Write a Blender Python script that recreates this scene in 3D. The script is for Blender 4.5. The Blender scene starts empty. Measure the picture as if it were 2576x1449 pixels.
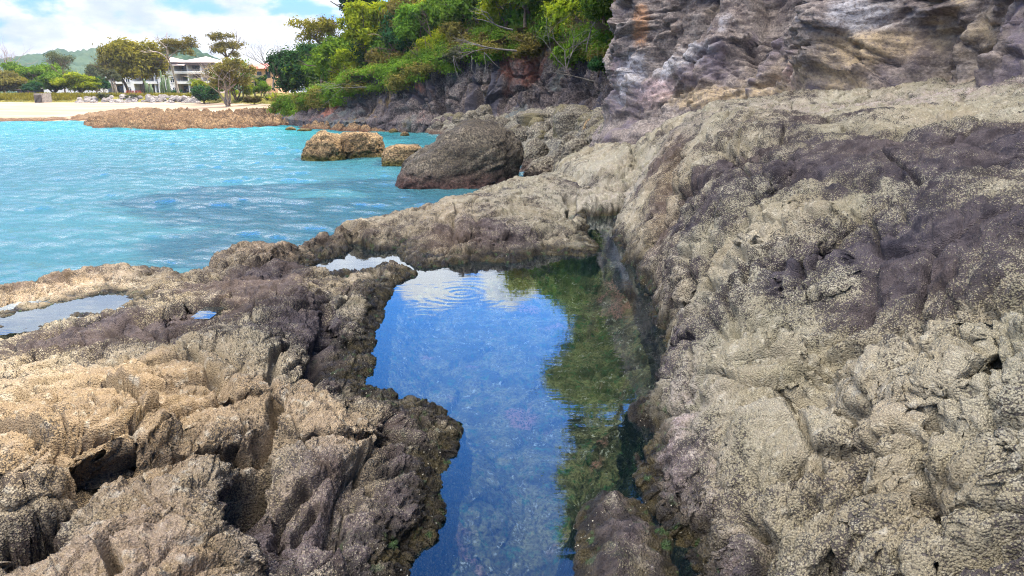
import bpy, math, random
import numpy as np
from mathutils import Vector
R = math.radians
random.seed(7)
rng = np.random.default_rng(11)
S = bpy.context.scene
COL = S.collection
F32 = np.float32

# ------------------------------------------------------------------ camera
CAMZ = 3.5
PITCH = R(15.0)
FPX = 1840.0            # focal length in the 2576-wide frame used for measuring
cam_d = bpy.data.cameras.new('camera')
cam = bpy.data.objects.new('camera', cam_d)
COL.objects.link(cam)
cam.location = (0, 0, CAMZ)
cam.rotation_euler = (math.pi/2 - PITCH, 0, 0)
cam_d.sensor_width = 36.0
cam_d.lens = 36.0*FPX/2576.0
cam_d.clip_start = 0.05
cam_d.clip_end = 6000
S.camera = cam
CP, SP = math.cos(PITCH), math.sin(PITCH)

def ray(u, v):
    x = (u-1288.0)/FPX
    y = -(v-724.5)/FPX
    return Vector((x, CP + y*SP, -SP + y*CP))
def PZ(u, v, z):
    d = ray(u, v); t = (z-CAMZ)/d.z
    return Vector((d.x*t, d.y*t, z))
def PY(u, v, Y):
    d = ray(u, v); t = Y/d.y
    return Vector((d.x*t, Y, CAMZ + d.z*t))
def PX(u, Y):                       # x at depth Y of column u, on the horizon
    return (u-1288.0)/FPX*Y*CP

# ------------------------------------------------------------------ noise
_perm = rng.permutation(256).astype(np.int32)
_perm = np.concatenate([_perm, _perm, _perm])
_g = rng.normal(size=(256, 3)); _g /= np.linalg.norm(_g, axis=1)[:, None]
_g = _g.astype(F32)
def perlin(p):
    p = np.asarray(p, F32)
    out = np.empty(len(p), F32)
    for a in range(0, len(p), 200000):
        q = p[a:a+200000]
        i = np.floor(q).astype(np.int32)
        f = (q - i).astype(F32)
        w = f*f*f*(f*(f*6-15)+10)
        i &= 255
        res = []
        for dx in (0, 1):
            for dy in (0, 1):
                for dz in (0, 1):
                    h = _perm[_perm[_perm[i[:, 0]+dx]+i[:, 1]+dy]+i[:, 2]+dz]
                    g = _g[h]
                    res.append(g[:, 0]*(f[:, 0]-dx)+g[:, 1]*(f[:, 1]-dy)+g[:, 2]*(f[:, 2]-dz))
        x0 = res[0]+w[:, 2]*(res[1]-res[0]); x1 = res[2]+w[:, 2]*(res[3]-res[2])
        x2 = res[4]+w[:, 2]*(res[5]-res[4]); x3 = res[6]+w[:, 2]*(res[7]-res[6])
        y0 = x0+w[:, 1]*(x1-x0); y1 = x2+w[:, 1]*(x3-x2)
        out[a:a+200000] = (y0+w[:, 0]*(y1-y0))*1.6
    return out
def fbm(p, octs=4, gain=0.5, lac=2.03, ridged=False):
    p = np.asarray(p, F32); a = 1.0; s = np.zeros(len(p), F32); tot = 0
    for k in range(octs):
        n = perlin(p + 17.3*k)
        if ridged: n = 1-2*np.abs(n)
        s += a*n; tot += a; a *= gain; p = p*lac
    return s/tot
_jit = rng.random((256, 3)).astype(F32)
def worley(p):
    """F1 and F2 of jittered cell points"""
    p = np.asarray(p, F32)
    o1 = np.empty(len(p), F32); o2 = np.empty(len(p), F32)
    for a in range(0, len(p), 150000):
        q = p[a:a+150000]
        i = np.floor(q).astype(np.int32); f = (q-i).astype(F32); i &= 255
        f1 = np.full(len(q), 9, F32); f2 = np.full(len(q), 9, F32)
        for dx in (-1, 0, 1):
            for dy in (-1, 0, 1):
                for dz in (-1, 0, 1):
                    h = _perm[_perm[_perm[(i[:, 0]+dx) & 255]+((i[:, 1]+dy) & 255)]+((i[:, 2]+dz) & 255)]
                    j = _jit[h]
                    d = (j[:, 0]+dx-f[:, 0])**2+(j[:, 1]+dy-f[:, 1])**2+(j[:, 2]+dz-f[:, 2])**2
                    f2 = np.minimum(f2, np.maximum(f1, d)); f1 = np.minimum(f1, d)
        o1[a:a+150000] = np.sqrt(f1); o2[a:a+150000] = np.sqrt(f2)
    return o1, o2
_tilt = (rng.random((256, 4))*2-1).astype(F32)
def facets(p):
    """broken blocks: every cell carries its own tilted plane; returns plane height and F2-F1"""
    p = np.asarray(p, F32); oh = np.empty(len(p), F32); oe = np.empty(len(p), F32)
    for a in range(0, len(p), 150000):
        q = p[a:a+150000]
        i = np.floor(q).astype(np.int32); f = (q-i).astype(F32); i &= 255
        f1 = np.full(len(q), 9, F32); f2 = f1.copy(); best = np.zeros(len(q), F32)
        for dx in (-1, 0, 1):
            for dy in (-1, 0, 1):
                for dz in (-1, 0, 1):
                    h = _perm[_perm[_perm[(i[:, 0]+dx) & 255]+((i[:, 1]+dy) & 255)]+((i[:, 2]+dz) & 255)]
                    j = _jit[h]; vx = j[:, 0]+dx-f[:, 0]; vy = j[:, 1]+dy-f[:, 1]; vz = j[:, 2]+dz-f[:, 2]
                    d = vx*vx+vy*vy+vz*vz
                    t = _tilt[h]; pl = t[:, 0]*vx+t[:, 1]*vy+t[:, 2]*vz+.35*t[:, 3]
                    f2 = np.minimum(f2, np.maximum(f1, d)); best = np.where(d < f1, pl, best); f1 = np.minimum(f1, d)
        oh[a:a+150000] = best; oe[a:a+150000] = np.sqrt(f2)-np.sqrt(f1)
    return oh, oe
def sstep(a, b, x):
    t = np.clip((x-a)/(b-a), 0, 1)
    return t*t*(3-2*t)
def seg_dist(x, y, pts, closed=False):
    """distance to a polyline and (closed) inside mask"""
    d = np.full(len(x), 1e9, F32); ins = np.zeros(len(x), bool)
    n = len(pts)
    for k in range(n if closed else n-1):
        ax, ay = pts[k][0], pts[k][1]; bx, by = pts[(k+1) % n][0], pts[(k+1) % n][1]
        ex, ey = bx-ax, by-ay
        t = np.clip(((x-ax)*ex+(y-ay)*ey)/(ex*ex+ey*ey+1e-12), 0, 1)
        d = np.minimum(d, (x-ax-t*ex)**2+(y-ay-t*ey)**2)
        if closed:
            c = ((ay > y) != (by > y))
            if by != ay:
                ins ^= c & (x < (bx-ax)*(y-ay)/(by-ay)+ax)
    return np.sqrt(d), ins
def sdf(x, y, pts):                 # positive outside
    d, i = seg_dist(x, y, pts, True)
    return np.where(i, -d, d)
def smooth_poly(pts, n=3):
    for _ in range(n):
        q = []
        for k in range(len(pts)):
            a, b = pts[k], pts[(k+1) % len(pts)]
            q += [(a[0]*.75+b[0]*.25, a[1]*.75+b[1]*.25), (a[0]*.25+b[0]*.75, a[1]*.25+b[1]*.75)]
        pts = q
    return pts

# ------------------------------------------------------------------ objects
def props(o, label=None, cat=None, group=None, kind=None):
    if label: o['label'] = label
    if cat: o['category'] = cat
    if group: o['group'] = group
    if kind: o['kind'] = kind
    return o
def link(name, me, mat=None, parent=None):
    o = bpy.data.objects.new(name, me); COL.objects.link(o)
    if mat is not None and len(me.materials) == 0: me.materials.append(mat)
    if parent is not None: o.parent = parent
    return o
def empty(name, loc, label, cat, group=None, rz=0):
    o = bpy.data.objects.new(name, None); COL.objects.link(o)
    o.location = loc; o.rotation_euler = (0, 0, rz); o.empty_display_size = .2
    return props(o, label, cat, group)
def mesh_np(name, V, Fc, smooth=True):
    """V (n,3), Fc (m,k) faces of k corners"""
    V = np.ascontiguousarray(V, F32); Fc = np.ascontiguousarray(Fc, np.int32)
    me = bpy.data.meshes.new(name)
    me.vertices.add(len(V)); me.vertices.foreach_set('co', V.ravel())
    m, k = Fc.shape
    me.loops.add(m*k); me.loops.foreach_set('vertex_index', Fc.ravel())
    me.polygons.add(m)
    me.polygons.foreach_set('loop_start', np.arange(0, m*k, k, dtype=np.int32))
    if smooth: me.polygons.foreach_set('use_smooth', np.ones(m, bool))
    me.update(calc_edges=True)
    return me
def set_attr(me, name, arr):
    arr = np.asarray(arr, F32)
    if arr.ndim == 1:
        a = me.attributes.new(name, 'FLOAT', 'POINT'); a.data.foreach_set('value', arr)
    else:
        a = me.attributes.new(name, 'FLOAT_COLOR', 'POINT')
        if arr.shape[1] == 3: arr = np.concatenate([arr, np.ones((len(arr), 1), F32)], 1)
        a.data.foreach_set('color', np.ascontiguousarray(arr).ravel())
def grid_faces(nr, nc, wrap=False):
    i = np.arange((nr-1)*nc).reshape(nr-1, nc)
    if wrap:
        j = np.roll(i, -1, axis=1)
        return np.stack([i, j, j+nc, i+nc], -1).reshape(-1, 4)
    i = i[:, :-1]
    return np.stack([i, i+1, i+nc+1, i+nc], -1).reshape(-1, 4)
def sub_mesh(name, V, Fc, mask, attrs=None):
    Fs = Fc[mask]; used = np.unique(Fs)
    remap = np.full(len(V), -1, np.int32); remap[used] = np.arange(len(used))
    me = mesh_np(name, V[used], remap[Fs])
    for k, a in (attrs or {}).items(): set_attr(me, k, a[used])
    return me
class MB:
    """collects polygons of one mesh"""
    def __init__(s): s.v = []; s.f = []
    def add(s, vs, fs):
        b = len(s.v); s.v += [tuple(p) for p in vs]; s.f += [tuple(i+b for i in f) for f in fs]
    def box(s, x0, x1, y0, y1, z0, z1):
        s.add([(x0,y0,z0),(x1,y0,z0),(x1,y1,z0),(x0,y1,z0),(x0,y0,z1),(x1,y0,z1),(x1,y1,z1),(x0,y1,z1)],
              [(0,3,2,1),(4,5,6,7),(0,1,5,4),(1,2,6,5),(2,3,7,6),(3,0,4,7)])
    def tube(s, pts, rad, n=6, cap=True):
        pts = [Vector(p) for p in pts]; b = len(s.v); m = len(pts)
        up = Vector((.13, .21, .97))
        for k, p in enumerate(pts):
            t = (pts[min(k+1, m-1)]-pts[max(k-1, 0)])
            if t.length < 1e-9: t = Vector((0, 0, 1))
            t.normalize()
            a = t.cross(up if abs(t.dot(up)) < .95 else Vector((1, 0, 0))).normalized(); c = t.cross(a)
            r = rad[k] if hasattr(rad, '__len__') else rad
            for q in range(n):
                an = 2*math.pi*q/n
                s.v.append(tuple(p + a*(math.cos(an)*r) + c*(math.sin(an)*r)))
        for k in range(m-1):
            for q in range(n):
                q2 = (q+1) % n
                s.f.append((b+k*n+q, b+k*n+q2, b+(k+1)*n+q2, b+(k+1)*n+q))
        if cap:
            s.f.append(tuple(b+(m-1)*n+q for q in range(n)))
            s.f.append(tuple(b+q for q in reversed(range(n))))
    def mesh(s, name, smooth=False):
        me = bpy.data.meshes.new(name); me.from_pydata(s.v, [], s.f); me.update()
        if smooth: me.polygons.foreach_set('use_smooth', np.ones(len(me.polygons), bool))
        return me

# ------------------------------------------------------------------ node helper
class NT:
    def __init__(s, name):
        s.m = bpy.data.materials.new(name); s.m.use_nodes = True
        s.t = s.m.node_tree; s.t.nodes.clear()
        s.out = s.t.nodes.new('ShaderNodeOutputMaterial')
    def n(s, typ, **kw):
        nd = s.t.nodes.new('ShaderNode'+typ)
        for k, v in kw.items():
            if k in nd.inputs or isinstance(k, int): s.set(nd, k, v)
            else: setattr(nd, k, v)
        return nd
    def set(s, nd, k, v):
        if hasattr(v, 'is_output'): s.t.links.new(v, nd.inputs[k])
        else: nd.inputs[k].default_value = v
    def math(s, op, a, b=None, c=None, clamp=False):
        nd = s.t.nodes.new('ShaderNodeMath'); nd.operation = op; nd.use_clamp = clamp
        for i, x in enumerate((a, b, c)):
            if x is not None: s.set(nd, i, x)
        return nd.outputs[0]
    def mix(s, f, a, b, blend='MIX'):
        nd = s.t.nodes.new('ShaderNodeMix'); nd.data_type = 'RGBA'; nd.blend_type = blend
        s.set(nd, 0, f)
        for i, x in ((6, a), (7, b)):
            if not hasattr(x, 'is_output'): x = (*x[:3], 1)
            s.set(nd, i, x)
        return nd.outputs[2]
    def ramp(s, f, lo, hi, a=0.0, b=1.0):
        nd = s.t.nodes.new('ShaderNodeMapRange'); nd.interpolation_type = 'SMOOTHSTEP'
        s.set(nd, 0, f); s.set(nd, 1, lo); s.set(nd, 2, hi); s.set(nd, 3, a); s.set(nd, 4, b)
        return nd.outputs[0]
    def noise(s, scale, detail=4, rough=.55, vec=None, dist=0.0):
        nd = s.t.nodes.new('ShaderNodeTexNoise')
        nd.inputs['Scale'].default_value = scale; nd.inputs['Detail'].default_value = detail
        nd.inputs['Roughness'].default_value = rough; nd.inputs['Distortion'].default_value = dist
        if vec is not None: s.t.links.new(vec, nd.inputs['Vector'])
        return nd.outputs[0]
    def voro(s, scale, vec=None, feature='F1', rand=1.0, out=0):
        nd = s.t.nodes.new('ShaderNodeTexVoronoi'); nd.feature = feature
        nd.inputs['Scale'].default_value = scale; nd.inputs['Randomness'].default_value = rand
        if vec is not None: s.t.links.new(vec, nd.inputs['Vector'])
        return nd.outputs[out]
    def mapv(s, vec, scale=(1, 1, 1), rot=(0, 0, 0), loc=(0, 0, 0)):
        nd = s.t.nodes.new('ShaderNodeMapping'); s.t.links.new(vec, nd.inputs[0])
        nd.inputs[1].default_value = loc; nd.inputs[2].default_value = rot; nd.inputs[3].default_value = scale
        return nd.outputs[0]
    def pos(s): return s.n('NewGeometry').outputs['Position']
    def objc(s): return s.n('TexCoord').outputs['Object']
    def attr(s, name, out=0): return s.n('Attribute', attribute_name=name).outputs[out]
    def bump(s, h, strength=.5, dist=.02, normal=None):
        nd = s.t.nodes.new('ShaderNodeBump'); nd.inputs['Strength'].default_value = strength
        nd.inputs['Distance'].default_value = dist; s.t.links.new(h, nd.inputs['Height'])
        if normal is not None: s.t.links.new(normal, nd.inputs['Normal'])
        return nd.outputs[0]
    def bsdf(s, col, rough=.8, normal=None, spec=.3, **kw):
        nd = s.t.nodes.new('ShaderNodeBsdfPrincipled')
        if not hasattr(col, 'is_output'): col = (*col[:3], 1)
        s.set(nd, 'Base Color', col); s.set(nd, 'Roughness', rough)
        s.set(nd, 'Specular IOR Level', spec)
        if normal is not None: s.set(nd, 'Normal', normal)
        for k, v in kw.items(): s.set(nd, k, v)
        return nd.outputs[0]
    def done(s, sh):
        s.t.links.new(sh, s.out.inputs['Surface']); return s.m
def simple(name, col, rough=.7, var=.25, scale=3.0, spec=.3):
    t = NT(name); n = t.noise(scale, 5, .6, t.objc())
    c = t.mix(t.ramp(n, .3, .7), tuple(x*(1-var) for x in col), tuple(min(1, x*(1+var)) for x in col))
    return t.done(t.bsdf(c, rough, spec=spec))
# ------------------------------------------------------------------ sky, sun
SUN_EL, SUN_AZ = R(50), R(62)        # azimuth measured from +Y (ahead) towards +X (right)
w = bpy.data.worlds.new('World'); S.world = w; w.use_nodes = True
wt = w.node_tree; wt.nodes.clear()
class WT(NT):
    def __init__(s): s.t = wt
W = WT()
wout = wt.nodes.new('ShaderNodeOutputWorld'); bg = wt.nodes.new('ShaderNodeBackground')
sky = wt.nodes.new('ShaderNodeTexSky'); sky.sky_type = 'NISHITA'; sky.sun_disc = False
sky.sun_elevation = SUN_EL; sky.sun_rotation = SUN_AZ
sky.air_density = 1.0; sky.dust_density = 0.3; sky.ozone_density = 4.0
SKYS = 0.13

dirv = W.n('TexCoord').outputs['Generated']
sep = W.n('SeparateXYZ', Vector=dirv)
zc = W.math('MAXIMUM', sep.outputs[2], 0.0)
skyc = W.mix(1.0, sky.outputs[0], W.mix(W.ramp(zc, .36, .66), W.mix(W.ramp(zc, .05, .30), (.165, .245, .50), (.25, .68, 1.10)), (.15, .36, .62)), 'MULTIPLY')
den = W.math('ADD', zc, 0.10)
cx = W.math('DIVIDE', sep.outputs[0], den); cy = W.math('DIVIDE', sep.outputs[1], den)
cv = W.n('CombineXYZ', X=cx, Y=cy, Z=CLOUD_SEED if 'CLOUD_SEED' in globals() else 3.1).outputs[0]
cv = W.mapv(dirv, (1, 1, 2.1), loc=(.37, .2, .1))
n1 = W.noise(4.2, 8, .55, cv, .15)
low = W.math('ADD', W.ramp(zc, .13, .07, 0, .015), W.math('MULTIPLY', W.ramp(zc, .09, .14), W.ramp(zc, .262, .225, 0, .13)))
low = W.math('MAXIMUM', low, 0.0)
for az_, el_, wa_, we_, am_ in ((-6.6, 15.6, 3.6, 2.0, .34), (-.6, 16.0, 3.4, 2.2, .36), (-31, 15.0, 6, 2.5, .3)):
    dv_ = W.n('VectorMath', operation='SUBTRACT'); W.set(dv_, 0, dirv)
    dv_.inputs[1].default_value = (math.cos(R(el_))*math.sin(R(az_)), math.cos(R(el_))*math.cos(R(az_)), math.sin(R(el_)))
    mp_ = W.mapv(dv_.outputs[0], (1/R(wa_), 1/R(wa_), 1/R(we_)))
    ln_ = W.n('VectorMath', operation='LENGTH'); W.set(ln_, 0, mp_)
    low = W.math('ADD', low, W.ramp(ln_.outputs['Value'], 1.25, .1, 0, am_))
elb = W.ramp(zc, .235, .315, .06, -.36)     # cloud banks low, clear above
elb2 = W.ramp(zc, .0, .05, -.05, .0)
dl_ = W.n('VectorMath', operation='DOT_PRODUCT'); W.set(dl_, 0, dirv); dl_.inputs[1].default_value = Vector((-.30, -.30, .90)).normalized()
back = W.ramp(dl_.outputs['Value'], .66, .94)  # unseen bright cloud added overhead as soft directional fill for the rock
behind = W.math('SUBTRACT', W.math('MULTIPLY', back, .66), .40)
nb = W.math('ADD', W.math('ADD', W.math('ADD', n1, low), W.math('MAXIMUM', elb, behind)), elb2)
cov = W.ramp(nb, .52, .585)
n2 = W.noise(8.5, 6, .55, W.mapv(cv, loc=(3.3, 1.7, .06)))
ccol = W.mix(W.ramp(n2, .36, .58), (1.3, 1.5, 1.95), (2.35, 2.35, 2.4))
ccol = W.mix(W.ramp(zc, .13, .20), ccol, W.mix(1, ccol, (2.1, 2.05, 2.0), 'MULTIPLY'))
ccol = W.mix(back, ccol, W.mix(W.ramp(n2, .35, .62), (16, 16, 16.2), (27, 26, 24.5)))  # strong radiance of the added fill cloud
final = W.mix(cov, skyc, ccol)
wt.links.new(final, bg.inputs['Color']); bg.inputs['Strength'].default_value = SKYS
wt.links.new(bg.outputs[0], wout.inputs['Surface'])
sd = bpy.data.lights.new('sun', 'SUN'); sd.energy = 2.9; sd.angle = R(.8); sd.color = (1, .92, .78)
so = bpy.data.objects.new('sun', sd); COL.objects.link(so)
sdir = Vector((math.cos(SUN_EL)*math.sin(SUN_AZ), math.cos(SUN_EL)*math.cos(SUN_AZ), math.sin(SUN_EL)))
so.rotation_euler = sdir.to_track_quat('Z', 'Y').to_euler(); so.location = (30, 20, 40)
S.view_settings.view_transform = 'Standard'; S.view_settings.look = 'None'
S.view_settings.gamma = 1; S.view_settings.exposure = 1.9
S.cycles.max_bounces = 6; S.cycles.diffuse_bounces = 3; S.cycles.glossy_bounces = 3
S.cycles.transparent_max_bounces = 8; S.cycles.transmission_bounces = 3
S.cycles.caustics_reflective = False; S.cycles.caustics_refractive = False
S.cycles.use_denoising = True; S.cycles.denoising_prefilter = 'NONE'; S.cycles.denoising_input_passes = 'RGB_ALBEDO_NORMAL'
S.cycles.pixel_filter_type = 'BLACKMAN_HARRIS'; S.cycles.filter_width = 1.05
# ------------------------------------------------------------------ rocky shore heightfield
POOLZ = 1.2
CTRL = [  # u, v (2576-wide frame), height of the rock surface there
 # left shelf, seaward rim
 (-500,760,1.3),(-200,730,1.33),(0,700,1.38),(130,680,1.42),(250,662,1.45),(400,662,1.45),(470,668,1.40),(540,650,1.45),(620,618,1.52),(700,612,1.45),
 (800,584,1.46),(870,566,1.46),(1000,540,1.45),(1100,512,1.5),(1200,488,1.52),(1290,465,1.56),(1330,448,1.52),
 # left shelf body
 (0,740,1.34),(200,725,1.38),(-200,830,1.36),(0,850,1.40),(200,815,1.38),(350,760,1.42),(420,760,1.5),(500,720,1.46),(560,800,1.52),(650,740,1.60),(740,720,1.58),(700,800,1.62),(780,780,1.55),
 (650,690,1.52),(730,670,1.38),(800,640,1.36),(880,600,1.36),(880,690,1.36),(960,700,1.32),(870,770,1.36),(930,750,1.32),
 (100,880,1.46),(300,860,1.5),(450,850,1.56),(0,930,1.6),(200,930,1.64),(400,920,1.66),(600,900,1.62),(740,900,1.55),(820,900,1.36),
 (-300,1000,1.72),(100,1010,1.78),(250,1000,1.76),(420,1020,1.76),(430,1080,1.70),(600,1000,1.64),(700,1010,1.66),(850,990,1.52),(960,1010,1.44),(1050,1060,1.34),
 (100,1120,1.80),(300,1110,1.74),(0,1180,1.78),(150,1190,1.72),(300,1160,1.64),(450,1130,1.66),(600,1060,1.62),(620,1150,1.56),(750,1090,1.60),(900,1080,1.54),(1000,1090,1.44),
 (420,1200,1.70),(540,1180,1.68),(560,1300,1.66),(400,1350,1.70),(200,1420,1.66),(100,1449,1.64),(50,1449,1.62),(300,1449,1.68),(-300,1449,1.62),(60,1390,1.62),(500,1449,1.64),
 (640,1250,1.48),(740,1180,1.56),(800,1300,1.46),(900,1200,1.50),(980,1230,1.44),(1040,1200,1.36),(640,1380,1.46),(740,1420,1.42),(860,1449,1.40),(950,1400,1.36),(1000,1330,1.36),
 # rim between pool and sea
 (950,600,1.36),(1050,570,1.44),(1150,560,1.50),(1250,520,1.52),(1150,610,1.36),(1250,610,1.36),(1300,560,1.48),(1400,550,1.44),(1400,610,1.30),(1350,500,1.54),(1450,590,1.28),
 (1420,480,1.52),(1480,490,1.46),(1500,540,1.22),(1550,500,1.36),(1400,450,1.56),(1450,430,1.58),(1500,470,1.60),(1560,470,1.58),(1500,420,1.74),(1560,430,1.80),(1600,470,1.62),(1580,380,1.95),(1540,375,1.88),
 # right slope: foot, wall, crest, bench
 (1590,530,1.40),(1570,600,1.30),(1590,660,1.32),(1620,740,1.32),(1650,820,1.34),(1670,900,1.34),(1670,960,1.34),(1640,1020,1.32),(1650,1100,1.34),(1690,1200,1.34),(1750,1320,1.34),(1800,1420,1.34),
 (1650,470,1.95),(1640,420,2.25),(1620,560,1.62),(1650,620,1.62),(1680,700,1.76),(1700,800,1.72),(1720,900,1.68),(1720,1000,1.64),(1760,1150,1.54),(1850,1350,1.52),
 (1700,420,2.52),(1690,380,2.58),(1750,370,2.70),(1720,470,2.32),(1720,560,2.05),(1760,640,2.00),(1770,740,1.97),(1800,850,1.88),(1820,1000,1.79),(1900,1200,1.64),(2000,1449,1.56),
 (1820,430,2.58),(1800,530,2.32),(1850,650,2.14),(1900,780,2.02),(1950,900,1.92),(2000,1050,1.84),(2100,1250,1.78),(2250,1449,1.74),
 (1750,330,2.85),(1700,340,2.75),(1670,320,2.72),(1750,300,2.98),(1750,280,3.08),(1850,300,3.02),(1850,270,3.20),(2000,350,2.95),(2000,300,3.10),(2000,270,3.22),(2000,250,3.33),(2000,420,2.78),(2000,500,2.58),(2000,600,2.40),(2000,700,2.22),(2050,820,2.10),
 (2200,900,2.10),(2200,1100,1.98),(2400,1300,1.94),(2200,700,2.36),(2200,550,2.60),(2200,420,2.88),(2200,340,3.04),(2200,290,3.18),(2200,260,3.30),
 (2400,1000,2.20),(2400,800,2.40),(2400,600,2.64),(2400,450,2.90),(2400,350,3.10),(2400,290,3.24),(2400,256,3.36),
 (2576,1449,1.96),(2576,1200,2.16),(2576,1000,2.32),(2576,700,2.62),(2576,500,2.86),(2576,400,3.02),(2576,330,3.16),(2576,280,3.30),(2576,252,3.40),
 (2900,1300,2.2),(2900,900,2.55),(2900,600,2.85),(2900,400,3.1),(2900,300,3.3),(2300,1700,1.85),(1950,1700,1.5),(600,1700,1.6),(0,1700,1.66),
 # boulder beach and far terrace
 (1640,300,2.55),(1600,330,2.25),(1600,300,2.5),(1560,360,1.95),(1500,345,1.8),(1500,320,2.1),(1500,300,2.32),(1480,390,1.45),(1420,400,.9),(1350,425,.35),(1350,395,.45),(1400,350,1.1),(1400,320,1.55),(1400,300,1.9),(1400,286,2.05),
 (1250,335,.45),(1250,312,1.0),(1250,292,1.55),(1150,342,.3),(1150,318,.7),(1150,295,1.35),(1090,330,.2),(1050,300,1.1),(980,318,.35),(900,314,.35),(950,300,1.0),(850,296,1.1),(780,288,1.3),(900,284,1.5),(700,280,1.4),(1100,288,1.6),(1200,284,1.8),(1300,283,1.9),(1480,282,2.35),
]
def lr(x, y):
    return np.arctan2(x, y), np.log(np.hypot(x, y))
cw = [PZ(u, v, z) for u, v, z in CTRL]
ca, cl = lr(np.array([p.x for p in cw]), np.array([p.y for p in cw])); cz = np.array([p.z for p in cw])
def tps_fit(a, l, z, lam):
    n = len(a)
    r2 = (a[:, None]-a[None])**2+(l[:, None]-l[None])**2
    K = 0.5*r2*np.log(r2+1e-12)+np.eye(n)*lam
    Pm = np.stack([np.ones(n), a, l], 1)
    A = np.zeros((n+3, n+3)); A[:n, :n] = K; A[:n, n:] = Pm; A[n:, :n] = Pm.T
    return np.linalg.solve(A, np.concatenate([z, np.zeros(3)]))
tw = tps_fit(ca, cl, cz, 4e-4)
# regular table of the smooth surface in (azimuth, log distance)
TA = np.linspace(-1.15, 1.15, 300); TL = np.linspace(math.log(1.2), math.log(90), 420)
_A, _L = np.meshgrid(TA, TL)
def _tps(a, l):
    o = np.empty(len(a))
    for k in range(0, len(a), 20000):
        r2 = (a[k:k+20000, None]-ca[None])**2+(l[k:k+20000, None]-cl[None])**2
        o[k:k+20000] = (0.5*r2*np.log(r2+1e-12))@tw[:-3]+tw[-3]+tw[-2]*a[k:k+20000]+tw[-1]*l[k:k+20000]
    return o
TZ = np.clip(_tps(_A.ravel(), _L.ravel()), -.3, 3.7).reshape(_A.shape)
def macro(x, y):
    a, l = lr(x, y)
    fa = np.clip((a-TA[0])/(TA[1]-TA[0]), 0, len(TA)-1.001); fl = np.clip((l-TL[0])/(TL[1]-TL[0]), 0, len(TL)-1.001)
    i = fl.astype(int); j = fa.astype(int); s = fl-i; t = fa-j
    return (TZ[i, j]*(1-t)+TZ[i, j+1]*t)*(1-s)+(TZ[i+1, j]*(1-t)+TZ[i+1, j+1]*t)*s
def hit(u, v, far=80.0):
    """where the sight line of a measured point meets the smooth shore"""
    d = ray(u, v); t = np.geomspace(1.6, far, 1500)
    h = CAMZ+d.z*t-macro(d.x*t, d.y*t)
    k = np.argmax(h < 0) if (h < 0).any() else len(t)-1
    return Vector((d.x*t[k], d.y*t[k], CAMZ+d.z*t[k]))
def gz(x, y):
    return float(macro(np.array([x]), np.array([y]))[0])
def uvline(pts): return [tuple(hit(u, v))[:2] for u, v in pts]
def zpoly(pts, z): return [tuple(PZ(u, v, z))[:2] for u, v in pts]

MAIN_POOL = zpoly([(1466,545),(1560,540),(1552,575),(1545,600),(1580,632),(1572,660),(1622,720),(1655,800),(1682,860),(1690,930),(1675,990),(1625,1030),(1612,1080),(1608,1150),(1640,1230),(1700,1320),(1770,1449),(1800,1560),
  (960,1560),(985,1449),(1000,1400),(1050,1360),(1078,1300),(1085,1200),(1110,1150),(1122,1085),(1095,1040),(1040,1020),(985,1030),(975,990),(890,975),(915,940),(930,860),(942,800),(960,745),(1000,705),(1035,690),(1000,672),(960,668),(940,690),(860,690),(800,702),(765,680),(800,655),(850,640),(885,622),(950,630),(1005,625),(1020,650),(1060,672),(1130,665),(1190,655),(1290,660),(1360,640),(1480,645),(1500,620),(1470,600)], POOLZ)
SMALL_POOL = zpoly([(-500,905),(-220,880),(0,832),(120,815),(190,795),(260,790),(330,786),(335,778),(318,772),(330,750),(315,738),(250,740),(180,755),(120,772),(60,778),(0,800),(-220,830),(-500,860)], 1.28)
TINY_POOL = zpoly([(495,780),(508,771),(530,760),(545,760),(535,770),(512,783)], 1.5)
COAST = zpoly([(-900,800),(-500,760),(-200,732),(0,700),(130,678),(250,660),(400,660),(470,668),(530,652),(580,628),(640,614),(700,608),(800,580),(870,562),(1000,536),(1100,508),(1200,484),(1290,461)], 1.42) + \
        zpoly([(1335,447),(1372,436)], 1.45) + zpoly([(1345,432),(1322,420),(1316,400),(1290,390)], .25) + \
        [tuple(PZ(u, v, .1))[:2] for u, v in ((1260,372),(1200,360),(1150,346),(1095,337),(1080,330),(980,325),(880,320),(780,315))] + [(-30, 92), (-10, 110), (60, 110), (60, -8), (-14, -8), (-16, 4)]

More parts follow.
